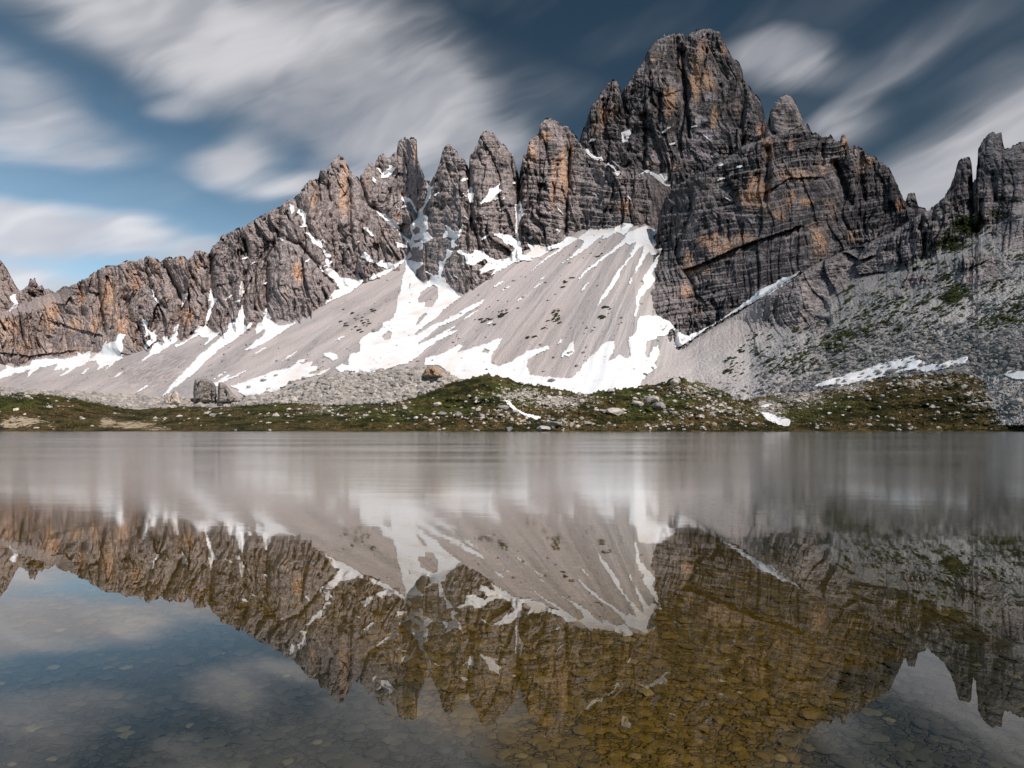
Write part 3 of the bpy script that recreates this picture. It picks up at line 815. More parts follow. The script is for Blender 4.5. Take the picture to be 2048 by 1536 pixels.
def spur_material():
    """rock where the spur is bare cliff, debris elsewhere: both node groups of the other materials mixed by the 'rocky' value"""
    a = ROCK.copy()
    a.name = 'spur_rock_and_debris'
    t = a.node_tree
    src = SCREE.node_tree
    mp = {}
    for nd in src.nodes:
        if nd.type == 'OUTPUT_MATERIAL':
            continue
        c = t.nodes.new(nd.bl_idname)
        for p in ('operation', 'use_clamp', 'data_type', 'blend_type', 'interpolation_type', 'attribute_name', 'vector_type', 'feature'):
            if hasattr(nd, p):
                try:
                    setattr(c, p, getattr(nd, p))
                except Exception:
                    pass
        for i, s in enumerate(nd.inputs):
            if hasattr(s, 'default_value'):
                try:
                    c.inputs[i].default_value = s.default_value
                except Exception:
                    pass
        mp[nd] = c
    for l in src.links:
        if l.to_node in mp and l.from_node in mp:
            fo = list(l.from_node.outputs).index(l.from_socket)
            ti = list(l.to_node.inputs).index(l.to_socket)
            t.links.new(mp[l.from_node].outputs[fo], mp[l.to_node].inputs[ti])
    out = next(x for x in t.nodes if x.type == 'OUTPUT_MATERIAL')
    rk_b = out.inputs[0].links[0].from_node
    sc_b = mp[next(x for x in src.nodes if x.type == 'BSDF_PRINCIPLED')]
    at = t.nodes.new('ShaderNodeAttribute')
    at.attribute_name = 'rocky'
    mx = t.nodes.new('ShaderNodeMixShader')
    t.links.new(at.outputs['Fac'], mx.inputs[0])
    t.links.new(sc_b.outputs[0], mx.inputs[1])
    t.links.new(rk_b.outputs[0], mx.inputs[2])
    t.links.new(mx.outputs[0], out.inputs[0])
    return a


SPUR = spur_material()
add_layer('mountain_spur', T_I, [(1250, 850), (1480, 850), (2190, 850)], spur_depth, 1.45, SPUR, 'shaded grey rocky spur with dark green shrubs filling the right side', spur_attrs, jag=0.9)

DBACK = DVIS.copy()

# ---- foreshore
SHORE_Y = 863.0


def mound(name, T, dshore, dtop, label, attrs, seed, bottom=867, rough=1.0, step=1.5, jag=0.5):
    Tf = pl(T)
    dt = pl(dtop)
    ds = pl(dshore)

    def depth(px, py):
        t = (SHORE_Y - py) / np.maximum(SHORE_Y - Tf(px), 2.0)
        d0, d1 = ds(px), dt(px)
        D = d0 + (d1 - d0) * np.sign(t) * np.abs(t) ** 0.9
        D = D + np.where(t > 0.8, (np.clip(t, 0, 1.1) - 0.8) ** 2 * 120, 0)
        X, Z = a_(px) * d1, b_(py) * d1
        r = 2.6 * fbm(X / 13, Z / 4.5, 3, seed) + 1.2 * fbm(X / 3.5, Z / 1.5, 2, seed + 5) + 0.6 * fbm(X / 1.2, Z / 0.6, 2, seed + 6)
        return D + rough * r * sstep(t, -0.02, 0.12)
    B = [(T[0][0], bottom), (T[-1][0], bottom)]
    return add_layer(name, T, B, depth, step, MEADOW, label, attrs, jag, back=(3, 10, 24, 40), drop=(0.3, 2, 7, 14))


# rubble band at the foot of the scree
T_M0 = [(-140, 768), (0, 772), (60, 781), (150, 783), (250, 789), (330, 794), (400, 797), (480, 796), (540, 785), (600, 771), (640, 757), (690, 747), (740, 743), (800, 738), (850, 731), (880, 736), (900, 749), (930, 762), (990, 800)]
mound('rubble_bank', T_M0, [(-140, 250), (990, 235)], [(-140, 380), (300, 345), (600, 300), (850, 290), (990, 270)], 'grey rubble bank between the scree and the meadow',
      {'stony': lambda x, y: 1.2 + 0 * x, 'sand': lambda x, y: x * 0, 'brown': lambda x, y: x * 0}, 201, bottom=850, rough=1.3, jag=1.0)
T_M1 = [(-140, 792), (-60, 790), (0, 789), (60, 787), (100, 788), (150, 796), (200, 806), (250, 817), (280, 819), (330, 814), (370, 811), (420, 814), (480, 810), (520, 807), (560, 804), (600, 806), (640, 810), (700, 808), (780, 803), (860, 806), (940, 815), (1020, 835), (1060, 862)]
STONY = ell([(1045, 790, 62, 17, .9), (1115, 803, 80, 16, .95), (975, 803, 40, 14, .5), (925, 828, 40, 10, .4), (1000, 835, 60, 10, .6), (1110, 845, 60, 12, .7), (1300, 800, 40, 16, .6), (1390, 780, 60, 18, .7), (1430, 815, 50, 20, .65), (1370, 830, 50, 12, .5), (1480, 830, 40, 14, .6), (1350, 850, 40, 8, .5),
              (640, 820, 60, 10, .6), (560, 830, 60, 8, .4), (720, 830, 70, 8, .4), (800, 815, 40, 10, .5), (440, 820, 50, 8, .4), (250, 828, 50, 6, .4), (40, 794, 40, 4, .6), (110, 812, 40, 3, .6), (330, 838, 40, 5, .5), (860, 835, 40, 10, .4),
              (1600, 790, 70, 24, .9), (1540, 815, 40, 20, .95), (1700, 775, 60, 14, .8), (1850, 765, 100, 14, .65), (1980, 790, 80, 30, .6), (2030, 840, 40, 20, .5), (1640, 852, 50, 6, .4), (1750, 838, 50, 4, .5), (1850, 815, 40, 4, .35), (2000, 755, 100, 12, .8)])
SANDY = ell([(40, 845, 60, 18, .8), (100, 850, 26, 10, .6), (215, 845, 26, 12, .9), (265, 850, 50, 9, .95), (310, 858, 36, 5, .8), (1312, 853, 5, 8, .6), (1330, 845, 40, 3, .55), (1420, 843, 60, 3, .6), (985, 835, 10, 16, .5), (1045, 842, 14, 8, .7), (1200, 850, 40, 4, .5), (20, 825, 30, 6, .5)])
FORE = {'stony': lambda x, y: STONY(x, y) * 0.66 - 0.08 + 0.14 * (1 - sstep(y, 845, 858)), 'sand': lambda x, y: SANDY(x, y) * 0.8, 'brown': lambda x, y: 0.15 + 0.45 * sstep(y, 835, 858) + 0.35 * sstep(x, 1640, 1800) * (x < 2100) + 0.3 * (1 - sstep(x, 100, 330)) * sstep(y, 800, 830)}
mound('meadow', T_M1, [(-140, 166), (300, 160), (1060, 158)], [(-140, 215), (60, 205), (250, 250), (560, 240), (800, 220), (1060, 165)], 'low olive and brown meadow on the far left shore', FORE, 211, rough=1.5)
T_M2 = [(640, 862), (690, 838), (740, 818), (800, 802), (850, 786), (900, 766), (940, 756), (965, 751), (985, 749), (1003, 753), (1020, 759), (1040, 767), (1080, 771), (1120, 779), (1160, 786), (1200, 794), (1250, 815), (1290, 862)]
mound('knoll', T_M2, [(640, 161), (1290, 160)], [(640, 165), (850, 195), (985, 190), (1200, 190), (1290, 165)], 'stony grass-topped knoll in the middle of the far shore', FORE, 223, rough=1.3, jag=0.9)
T_M3 = [(1060, 862), (1100, 835), (1140, 806), (1170, 792), (1200, 782), (1240, 776), (1280, 772), (1310, 768), (1330, 764), (1342, 757), (1352, 753), (1366, 755), (1380, 764), (1400, 767), (1425, 774), (1450, 782), (1480, 800), (1510, 818), (1540, 838), (1565, 852), (1590, 864)]
mound('knoll', T_M3, [(1060, 157), (1590, 158)], [(1060, 160), (1200, 182), (1350, 190), (1450, 185), (1590, 160)], 'bouldery knoll with green turf right of the middle one', FORE, 227, rough=1.3, jag=0.9)
T_M4 = [(1400, 862), (1440, 830), (1480, 800), (1530, 792), (1590, 786), (1640, 780), (1700, 768), (1760, 757), (1830, 748), (1900, 744), (2000, 746), (2190, 740)]
mound('hillside_meadow', T_M4, [(1400, 172), (1560, 162), (1620, 158), (2190, 162)], [(1400, 205), (1530, 210), (1700, 198), (1900, 188), (2190, 180)], 'brown and green grassy hillside on the right shore', FORE, 229, rough=1.4, jag=0.7)
bpy.context.view_layer.update()


def surf(px, py):
    i = np.clip(np.round(np.asarray(px) - X0).astype(int), 0, len(GX) - 1)
    j = np.clip(np.round(np.asarray(py) - Y0).astype(int), 0, len(GY) - 1)
    return DVIS[i, j]


# ------------------------------------------------------------------ snow patches
def crop(ox, oy, s, pts):
    return [(ox + x / s, oy + y / s) for x, y in pts]


K = 5.12
SNOWS = [
    ('thin white snow couloir on the distant left summit', crop(0, 480, K, [(100, 590), (160, 545), (155, 590), (190, 640), (165, 695), (60, 748), (130, 690), (138, 640)]), []),
    ('long jagged snow band along the foot of the leftmost cliffs', crop(0, 480, K, [(0, 1350), (60, 1320), (60, 1285), (160, 1310), (300, 1290), (340, 1235), (420, 1215), (560, 1215), (660, 1220), (790, 1190), (790, 1150), (840, 1175), (930, 1135), (910, 1220), (860, 1280), (740, 1330), (600, 1415), (690, 1330), (740, 1290), (640, 1335), (630, 1310), (555, 1345), (590, 1270), (400, 1310), (265, 1412), (320, 1320), (100, 1390), (0, 1420), (-300, 1480), (-300, 1400)]), []),
    ('broad snow fan under the reddish cave of the left ridge', crop(0, 480, K, [(1210, 965), (1285, 960), (1260, 1020), (1250, 1130), (1230, 1180), (1260, 1170), (1250, 1220), (1180, 1240), (1070, 1345), (1130, 1265), (985, 1340), (1010, 1290), (975, 1230), (900, 1240), (960, 1190), (1040, 1130), (1070, 1060), (1095, 1005), (1085, 1070), (1190, 1030)]), []),
    ('crooked snow strip in the gully right of the broad left fan', crop(0, 480, K, [(1455, 830), (1490, 815), (1512, 860), (1500, 910), (1550, 950), (1600, 910), (1580, 960), (1612, 980), (1590, 1040), (1480, 1115), (1470, 1080), (1540, 1020), (1540, 970), (1490, 1000), (1500, 950), (1470, 870)]), []),
    ('forked snow tongue between two left ridge pillars', crop(0, 480, K, [(1670, 990), (1710, 985), (1715, 1025), (1760, 1000), (1790, 900), (1828, 855), (1815, 950), (1800, 1040), (1700, 1110), (1560, 1180), (1430, 1248), (1530, 1160), (1560, 1080), (1620, 1040), (1690, 1070)]), []),
    ('small snow sliver high in the notch of the left ridge', crop(0, 480, K, [(1535, 490), (1555, 520), (1590, 590), (1640, 630), (1672, 680), (1600, 640), (1570, 580)]), []),
    ('short snow strip below the notch beside the pale pillar', crop(0, 480, K, [(1860, 545), (1900, 560), (1920, 540), (1910, 610), (1850, 700), (1870, 620)]), []),
    ('tall snow couloir right of the pale square pillar', crop(350, 400, K, [(0, 1485), (150, 1425), (240, 1290), (305, 1300), (320, 1210), (345, 1100), (345, 1000), (365, 900), (400, 1000), (432, 1015), (390, 1080), (365, 1150), (345, 1220), (320, 1290), (380, 1350), (455, 1360), (430, 1390), (290, 1500), (350, 1410), (270, 1405), (240, 1380), (110, 1460), (0, 1515)]), []),
    ('very long diagonal snow streak reaching down to the twin boulders', [(457, 648), (470, 645), (477, 626), (485, 610), (489, 634), (486, 648), (491, 654), (504, 643), (502, 652), (486, 666), (467, 681), (438, 699), (415, 720), (385, 748), (345, 778), (322, 797), (342, 770), (370, 742), (395, 714), (412, 700), (430, 685), (456, 662)], []),
    ('narrow upright snow slit in the ridge above the long streak', crop(350, 400, K, [(662, 965), (668, 870), (688, 828), (704, 880), (692, 995)]), []),
    ('snow wedge at the foot of the rounded dark buttress', crop(350, 400, K, [(905, 1250), (920, 1180), (905, 1150), (932, 1100), (968, 1180), (978, 1230), (1020, 1270), (1060, 1290), (1200, 1270), (1245, 1248), (1160, 1310), (1000, 1410), (850, 1500), (700, 1545), (800, 1470), (900, 1390), (930, 1320), (830, 1370), (825, 1300), (850, 1260)]), []),
    ('little snow patch on the crest of the left ridge', crop(350, 400, K, [(1170, 40), (1210, 60), (1217, 120), (1190, 142), (1178, 90)]), []),
    ('curved snow patch just below the ridge crest', crop(350, 400, K, [(1240, 120), (1290, 92), (1337, 130), (1337, 200), (1362, 282), (1320, 272), (1283, 277), (1290, 250), (1325, 245), (1290, 160)]), []),
    ('diagonal snow ramp across the rocks under the golden tower', crop(350, 400, K, [(1320, 335), (1370, 338), (1420, 380), (1495, 418), (1502, 460), (1542, 540), (1592, 558), (1582, 592), (1545, 592), (1528, 540), (1470, 470), (1410, 440), (1380, 370)]), []),
    ('small snow spot at the end of the diagonal ramp', crop(350, 400, K, [(1540, 600), (1570, 610), (1590, 690), (1570, 692), (1540, 640)]), []),
    ('bright snow hollow right of the rounded dark buttress', crop(350, 400, K, [(1455, 650), (1500, 680), (1515, 720), (1590, 700), (1650, 740), (1690, 800), (1750, 795), (1830, 820), (1925, 822), (1910, 862), (1790, 945), (1700, 985), (1535, 1066), (1570, 1000), (1640, 930), (1690, 920), (1650, 850), (1600, 790), (1510, 730)]), []),
    ('snow saddle in the fork of the pale tower', crop(640, 260, K, [(580, 390), (600, 392), (640, 440), (700, 400), (715, 358), (737, 358), (740, 390), (777, 378), (740, 440), (690, 492), (630, 492), (618, 470), (640, 460)]), []),
    ('tiny snow spot left of the saddle in the forked tower', crop(640, 260, K, [(538, 478), (577, 510), (570, 547), (545, 530)]), []),
    ('branching white couloir between the forked tower and the slim pinnacle', crop(640, 260, K, [(825, 690), (870, 680), (850, 650), (900, 690), (930, 700), (960, 770), (1000, 840), (1060, 770), (1088, 690), (1108, 640), (1088, 575), (1137, 570), (1132, 640), (1112, 720), (1064, 810), (1052, 880), (1102, 880), (1092, 950), (1102, 1020), (1082, 1040), (1152, 1105), (1102, 1150), (1052, 1170), (1042, 1230), (1008, 1222), (1018, 1180), (960, 1205), (935, 1228), (908, 1160), (818, 1070), (813, 1043), (870, 1090), (928, 1130), (943, 1060), (928, 1000), (938, 960), (998, 890), (998, 860), (958, 790), (918, 732), (880, 738), (850, 730)]),
     [crop(640, 260, K, [(950, 1030), (990, 990), (1030, 1010), (1020, 1050), (970, 1072)]), crop(640, 260, K, [(960, 1130), (1030, 1110), (1030, 1150), (975, 1160)])]),
    ('thin stepped snow line under the left foot of the forked tower', crop(640, 260, K, [(575, 810), (620, 848), (672, 858), (682, 900), (740, 912), (752, 898), (792, 960), (817, 1020), (790, 1032), (740, 952), (680, 932), (640, 902), (600, 862)]), []),
    ('short slanting snow streak on the lower rocks under the forked tower', crop(640, 260, K, [(438, 1003), (480, 998), (552, 1080), (540, 1092), (490, 1052)]), []),
    ('flat snow wedge beside the couloir foot', crop(640, 260, K, [(755, 1132), (800, 1158), (870, 1178), (908, 1202), (800, 1202)]), []),
    ('ragged snow shelf above the diagonal scree edge', crop(640, 260, K, [(418, 1300), (450, 1243), (500, 1288), (520, 1328), (560, 1318), (600, 1350), (640, 1328), (642, 1360), (700, 1350), (755, 1390), (680, 1420), (640, 1400), (590, 1390), (560, 1352), (510, 1352)]), []),
    ('narrow diagonal snow line along the top edge of the scree', crop(640, 260, K, [(505, 1540), (545, 1470), (560, 1490), (700, 1420), (860, 1320), (925, 1240), (945, 1290), (870, 1345), (700, 1462), (560, 1520)]), []),
    ('huge central snow tongue pouring down to the rubble bank', crop(640, 500, K, [(870, 110), (930, 105), (960, 120), (1050, 120), (1062, 150), (985, 200), (985, 280), (1050, 337), (1112, 327), (1140, 265), (1220, 255), (1270, 290), (1280, 330), (1340, 390), (1410, 462), (1445, 480), (1350, 540), (1240, 640), (1200, 690), (1150, 720), (1100, 750), (1000, 830), (960, 872), (990, 872), (1150, 770), (1280, 720), (1340, 680), (1400, 660), (1500, 590), (1695, 503), (1640, 560), (1500, 640), (1380, 720), (1200, 790), (1120, 870), (1000, 950), (1000, 972), (1200, 880), (1385, 772), (1370, 800), (1280, 852), (1405, 822), (1350, 862), (1200, 932), (1100, 1000), (1030, 1060), (980, 1110), (850, 1170), (780, 1180), (640, 1232), (520, 1285), (440, 1240), (380, 1255), (300, 1230), (200, 1245), (155, 1212), (220, 1170), (290, 1180), (300, 1070), (400, 1040), (410, 1000), (400, 940), (440, 890), (520, 840), (600, 830), (640, 790), (640, 745), (720, 720), (760, 670), (790, 580), (790, 490), (830, 410), (840, 300), (870, 200)]),
     [crop(640, 500, K, [(1000, 500), (1030, 430), (1160, 355), (1210, 390), (1200, 500), (1140, 590), (1070, 590), (1080, 520), (1000, 550)]), crop(640, 500, K, [(960, 795), (1020, 680), (1080, 640), (1100, 660), (1000, 760)]), crop(640, 500, K, [(630, 880), (700, 830), (740, 840), (720, 910), (650, 922)]), crop(640, 500, K, [(900, 380), (920, 320), (930, 350), (910, 410)])]),
    ('wide snowfield behind the two knolls', crop(850, 680, 3.413, [(0, 120), (100, 100), (180, 60), (240, 28), (252, 40), (210, 100), (300, 60), (440, 20), (500, -10), (530, -10), (480, 60), (440, 130), (450, 160), (500, 180), (580, 150), (690, 80), (835, 38), (842, 60), (760, 100), (700, 130), (690, 180), (720, 240), (830, 250), (900, 260), (1000, 260), (1060, 200), (1080, 160), (1130, 110), (1190, 60), (1220, 20), (1290, 5), (1292, 60), (1250, 130), (1240, 150), (1290, 130), (1330, 95), (1370, 130), (1412, 100), (1402, 40), (1390, -20), (1512, -20), (1500, 100), (1530, 130), (1560, 60), (1592, 38), (1602, 100), (1570, 160), (1582, 190), (1500, 250), (1430, 370), (1340, 400), (1300, 390), (1240, 390), (1100, 370), (900, 370), (640, 350), (560, 330), (450, 330), (380, 350), (260, 370), (120, 400), (0, 380), (120, 270), (170, 230), (100, 172), (0, 172)]),
     [crop(850, 680, 3.413, [(380, 85), (410, 62), (450, 66), (420, 92)])]),
    ('scalloped snow collar left of the black gap below the striped buttress', crop(1000, 430, K, [(0, 208), (90, 203), (150, 260), (215, 273), (227, 320), (215, 400), (300, 430), (332, 470), (180, 462), (120, 500), (40, 500), (0, 562), (-90, 620), (-40, 540), (0, 460), (110, 440), (150, 380), (140, 310), (100, 300), (30, 230)]), []),
    ('snow streamer trailing from the striped buttress down the scree', crop(1000, 430, K, [(280, 288), (320, 300), (480, 330), (620, 280), (680, 223), (792, 243), (600, 370), (400, 505), (245, 640), (420, 475), (580, 365), (622, 325), (540, 350), (400, 430), (300, 445), (240, 420), (320, 370)]), []),
    ('comb-edged snow rim at the top of the scree', crop(1000, 430, K, [(790, 243), (930, 143), (1080, 153), (1200, 118), (1250, 93), (1362, 88), (1320, 160), (1262, 205), (1200, 172), (1130, 212), (1038, 255), (1070, 200), (980, 262), (860, 362), (720, 445), (570, 546), (700, 448), (800, 358), (860, 270)]), []),
    ('pale snow cap with long fingers at the head of the scree fan', crop(1000, 430, K, [(1300, 180), (1480, 113), (1560, 160), (1635, 143), (1560, 220), (1592, 290), (1572, 320), (1600, 355), (1668, 348), (1620, 392), (1560, 412), (1530, 372), (1484, 430), (1434, 520), (1385, 600), (1396, 530), (1446, 440), (1478, 312), (1414, 350), (1334, 440), (1284, 500), (1222, 590), (1206, 660), (1136, 760), (1064, 850), (975, 956), (1054, 810), (1124, 720), (1164, 620), (1234, 540), (1326, 420), (1400, 268), (1320, 305), (1290, 282), (1104, 424), (954, 534), (854, 614), (790, 676), (846, 590), (976, 490), (1096, 398), (1290, 228)]), []),
    ('ragged upright snow strip along the left foot of the dark wall', crop(1000, 430, K, [(1650, 380), (1618, 440), (1612, 500), (1552, 600), (1592, 650), (1562, 720), (1482, 800), (1434, 850), (1414, 950), (1392, 1048), (1372, 1010), (1398, 930), (1388, 860), (1418, 770), (1478, 700), (1458, 650), (1498, 590), (1568, 490), (1600, 430)]), []),
    ('rounded snow pocket under the lower left corner of the dark wall', crop(1000, 430, K, [(1408, 1090), (1440, 1038), (1620, 1038), (1730, 1090), (1790, 1150), (1830, 1200), (1930, 1242), (2045, 1208), (1950, 1282), (1800, 1355), (1778, 1310), (1800, 1250), (1790, 1180), (1750, 1170), (1690, 1240), (1620, 1230), (1600, 1270), (1500, 1290), (1480, 1370), (1470, 1470), (1530, 1460), (1570, 1350), (1622, 1350), (1600, 1430), (1530, 1500), (1440, 1470), (1340, 1430), (1310, 1290), (1390, 1200)]), []),
    ('lone snow blot in the middle of the lower scree', crop(1000, 430, K, [(652, 1432), (700, 1340), (747, 1288), (757, 1410), (700, 1452)]), []),
    ('short thin snow dash beside the lone blot', crop(1000, 430, K, [(585, 1330), (610, 1280), (640, 1262), (620, 1310)]), []),
    ('tapering snow strip along the bottom edge of the dark wall', crop(1300, 420, K, [(235, 1385), (280, 1340), (270, 1262), (300, 1285), (400, 1285), (560, 1215), (750, 1105), (880, 1012), (1000, 930), (1120, 822), (1250, 762), (1340, 702), (1440, 682), (1535, 620), (1440, 722), (1250, 845), (1090, 925), (960, 995), (800, 1085), (600, 1205), (420, 1325), (300, 1405)]), []),
    ('small snow ribbon in the saddle left of the summit', crop(1000, 220, K, [(868, 393), (900, 398), (930, 448), (990, 488), (1040, 478), (1057, 517), (980, 512), (930, 482), (890, 442)]), []),
    ('little snow hook under the saddle of the summit', crop(1000, 220, K, [(1108, 558), (1160, 568), (1200, 628), (1242, 628), (1195, 678), (1168, 612)]), []),
    ('arched snow patch below the summit face', crop(1000, 220, K, [(1418, 672), (1440, 650), (1510, 608), (1550, 638), (1620, 668), (1690, 638), (1717, 700), (1672, 752), (1750, 770), (1735, 785), (1650, 752), (1600, 712), (1530, 642), (1480, 640)]), []),
    ('ringed snow patch on the left shoulder of the summit', crop(1000, 220, K, [(1240, 228), (1300, 213), (1342, 188), (1337, 250), (1302, 322), (1258, 332), (1248, 290)]), [crop(1000, 220, K, [(1265, 270), (1290, 262), (1295, 295), (1270, 300)])]),
    ('tall snow couloir between the broad pinnacle and the striped buttress', crop(1000, 220, K, [(148, 970), (190, 960), (205, 922), (227, 1000), (242, 1060), (197, 1140), (184, 1240), (190, 1330), (156, 1330), (166, 1150), (160, 1050)]), []),
    ('kite-shaped snow patch on the face of the broad pinnacle', crop(640, 260, K, [(1615, 762), (1700, 700), (1730, 600), (1800, 590), (1847, 543), (1822, 600), (1865, 620), (1780, 690), (1835, 700), (1700, 742)]), []),
    ('snow chute between the slim and the broad pinnacles', crop(640, 260, K, [(1513, 620), (1550, 568), (1567, 640), (1572, 742), (1540, 752), (1518, 690)]), []),
    ('zigzag snow on the rock ribs below the slim pinnacle', crop(640, 260, K, [(1288, 958), (1330, 1020), (1380, 1048), (1420, 1028), (1460, 968), (1463, 1010), (1424, 1080), (1374, 1160), (1404, 1190), (1350, 1214), (1336, 1170), (1366, 1100), (1300, 1092), (1246, 1112), (1266, 1060), (1306, 1030)]), []),
    ('wide notched snow apron at the foot of the broad pinnacle', crop(640, 260, K, [(1388, 1240), (1430, 1228), (1480, 1268), (1560, 1268), (1580, 1228), (1650, 1240), (1700, 1280), (1760, 1310), (1800, 1330), (1930, 1320), (1992, 1230), (1980, 1180), (1930, 1170), (1900, 1172), (1856, 1110), (1776, 1068), (1850, 1058), (1900, 1088), (1952, 1078), (1992, 1128), (2048, 1140), (2048, 1345), (1950, 1372), (1850, 1445), (1790, 1422), (1640, 1475), (1626, 1440), (1716, 1360), (1696, 1312), (1650, 1342), (1560, 1392), (1500, 1372), (1486, 1290), (1440, 1272)]), []),
    ('thin snow branches between the small rock islands above the central tongue', crop(640, 260, K, [(1200, 1510), (1225, 1400), (1215, 1350), (1270, 1340), (1300, 1260), (1300, 1215), (1350, 1245), (1330, 1280), (1290, 1330), (1265, 1400), (1225, 1520)]), []),
    ('long boulder-dotted snow strip across the right hillside', crop(1648, 480, K, [(-120, 1500), (0, 1445), (150, 1405), (330, 1352), (450, 1312), (560, 1272), (700, 1242), (860, 1202), (980, 1175), (1012, 1188), (930, 1220), (1052, 1258), (1010, 1282), (1200, 1268), (1300, 1236), (1485, 1186), (1440, 1262), (1300, 1295), (1150, 1335), (1030, 1345), (900, 1325), (780, 1345), (700, 1372), (560, 1405), (400, 1445), (250, 1475), (80, 1480), (0, 1490)]), []),
    ('snow patch at the far right edge of the hillside', crop(1648, 480, K, [(1835, 1378), (1900, 1338), (2048, 1345), (2250, 1340), (2250, 1425), (2048, 1425), (1960, 1425)]), []),
    ('white snow gully running down to the water between knoll and hillside', crop(1400, 680, 3.16, [(385, 458), (440, 463), (500, 488), (568, 503), (562, 545), (500, 535), (430, 503)]), []),
    ('small snow lens above the snow gully by the shore', crop(1400, 680, 3.16, [(378, 420), (415, 405), (455, 403), (430, 425)]), []),
    ('slanting snow strip on the middle knoll', crop(850, 680, 3.413, [(538, 408), (572, 413), (602, 450), (642, 480), (702, 508), (795, 524), (772, 538), (700, 524), (600, 474)]), []),
    ('snowfield strewn with boulders right of the twin rocks', crop(360, 720, 6.827, [(680, 362), (900, 290), (1100, 220), (1250, 160), (1500, 110), (1600, 30), (1650, -10), (1705, -10), (1640, 60), (1805, 28), (1780, 80), (1875, 98), (1850, 140), (1720, 200), (1860, 190), (2045, 105), (1990, 165), (1860, 215), (1700, 240), (1550, 285), (1450, 335), (1300, 425), (1100, 495), (960, 535), (880, 482), (780, 425), (825, 410)]), []),
    ('small snow blot on the scree left of the central tongue', crop(640, 500, K, [(28, 1058), (100, 1050), (162, 1068), (183, 1110), (130, 1135), (50, 1082)]), []),
    ('thin parallel snow streak near the twin boulders', crop(360, 720, 6.827, [(455, 330), (560, 260), (660, 200), (680, 205), (600, 265), (740, 215), (885, 142), (890, 152), (740, 235), (600, 300), (470, 370)]), []),
    ('snow pocket on the rubble bank below the ochre block', crop(640, 500, K, [(690, 1330), (800, 1300), (960, 1270), (990, 1280), (920, 1310), (1000, 1390), (1000, 1420), (930, 1340), (820, 1330), (800, 1420), (770, 1462), (735, 1440), (740, 1400), (690, 1420), (780, 1370), (800, 1330)]), [])]

SNOWY = np.zeros(DVIS.shape, bool)


def lay_snow(i, label, poly, holes):
    p = np.array(poly)
    st = 1.25
    x0, y0 = p.min(0) - 4
    x1, y1 = p.max(0) + 4
    cx, cy = np.arange(x0, x1, st), np.arange(y0, y1, st)
    px, py = np.meshgrid(cx, cy, indexing='ij')
    big_ = 1.0 if min(p.max(0) - p.min(0)) > 22 else 0.25
    wx = fbm(px / 6, py / 6, 2, 61 + i) * 1.9 + perlin(px / 2.3, py / 2.3, 62) * 1.1 + perlin(px / 13, py / 13, 64 + i) * 2.0 * big_
    wy = fbm(px / 6, py / 6, 2, 71 + i) * 1.6 + perlin(px / 2.3, py / 2.3, 63) * 1.1 + perlin(px / 13, py / 13, 65 + i) * 1.6 * big_
    m = inside(px + wx, py + wy, poly)
    for h in holes:
        m &= ~inside(px + wx, py + wy, h)
    SNOWY[np.clip(np.round(px[m] - X0).astype(int), 0, len(GX) - 1), np.clip(np.round(py[m] - Y0).astype(int), 0, len(GY) - 1)] = True
    big = p.max(0) - p.min(0)
    if min(big) > 26:   # stones melt through
        m &= ~((perlin(px / 5, py / 3.2, 80 + i) > 0.62) & (perlin(px / 30, py / 20, 81) > 0.0))
    xa, xb = int(max(x0 - 8 - X0, 0)), int(min(x1 + 8 - X0, len(GX) - 1))
    ya, yb = int(max(y0 - 8 - Y0, 0)), int(min(y1 + 8 - Y0, len(GY) - 1))
    sub = (DBACK if label.startswith('wide snowfield behind') else DVIS)[xa:xb + 1, ya:yb + 1].copy()
    sub[sub > 1e5] = np.nan
    if np.isnan(sub).any():
        sub = np.where(np.isnan(sub), np.nanmedian(sub), sub)
    low = blur(sub, 4)
    low = np.minimum(low, sub + 0.3)
    fx = np.clip(px - GX[xa], 0, low.shape[0] - 1.001)
    fy = np.clip(py - GY[ya], 0, low.shape[1] - 1.001)
    i0, j0 = fx.astype(int), fy.astype(int)
    u, v = fx - i0, fy - j0
    D = low[i0, j0] * (1 - u) * (1 - v) + low[i0 + 1, j0] * u * (1 - v) + low[i0, j0 + 1] * (1 - u) * v + low[i0 + 1, j0 + 1] * u * v
    off = (0.55 + 0.07 * (i % 9)) * D / 450.0
    if 'hillside' in label:
        off = off + 0.7
    Df = D - off
    q = grid_quads(len(cx), len(cy))
    keep = m.ravel()[q].sum(1) >= 2
    q = q[keep]
    if len(q) == 0:
        return
    used = np.unique(q)
    remap = np.full(px.size, -1)
    remap[used] = np.arange(len(used))
    q = remap[q]
    V = unproject(px, py, Df).reshape(-1, 3)[used]
    nv = len(V)
    # real thickness: a skirt from the rim down into the ground
    e = np.concatenate([q[:, [0, 1]], q[:, [1, 2]], q[:, [2, 3]], q[:, [3, 0]]])
    es = np.sort(e, 1)
    key = es[:, 0].astype(np.int64) * (nv + 1) + es[:, 1]
    _, inv, cnt = np.unique(key, return_inverse=True, return_counts=True)
    rim = e[cnt[inv] == 1]
    V2 = unproject(px, py, D + 3.0).reshape(-1, 3)[used]
    sk = np.stack([rim[:, 1], rim[:, 0], rim[:, 0] + nv, rim[:, 1] + nv], -1)
    me = mesh_np('snow_patch', np.concatenate([V, V2]), np.concatenate([q, sk]), SNOW, True)
    o = link('snow_patch', me)
    tag(o, label, 'snow patch', 'thin snow streaks on the scree' if label.startswith('thin short') else 'snow remnants on the cliff ledges' if label.startswith('tiny snow rem') else 'snow patches on the mountain')


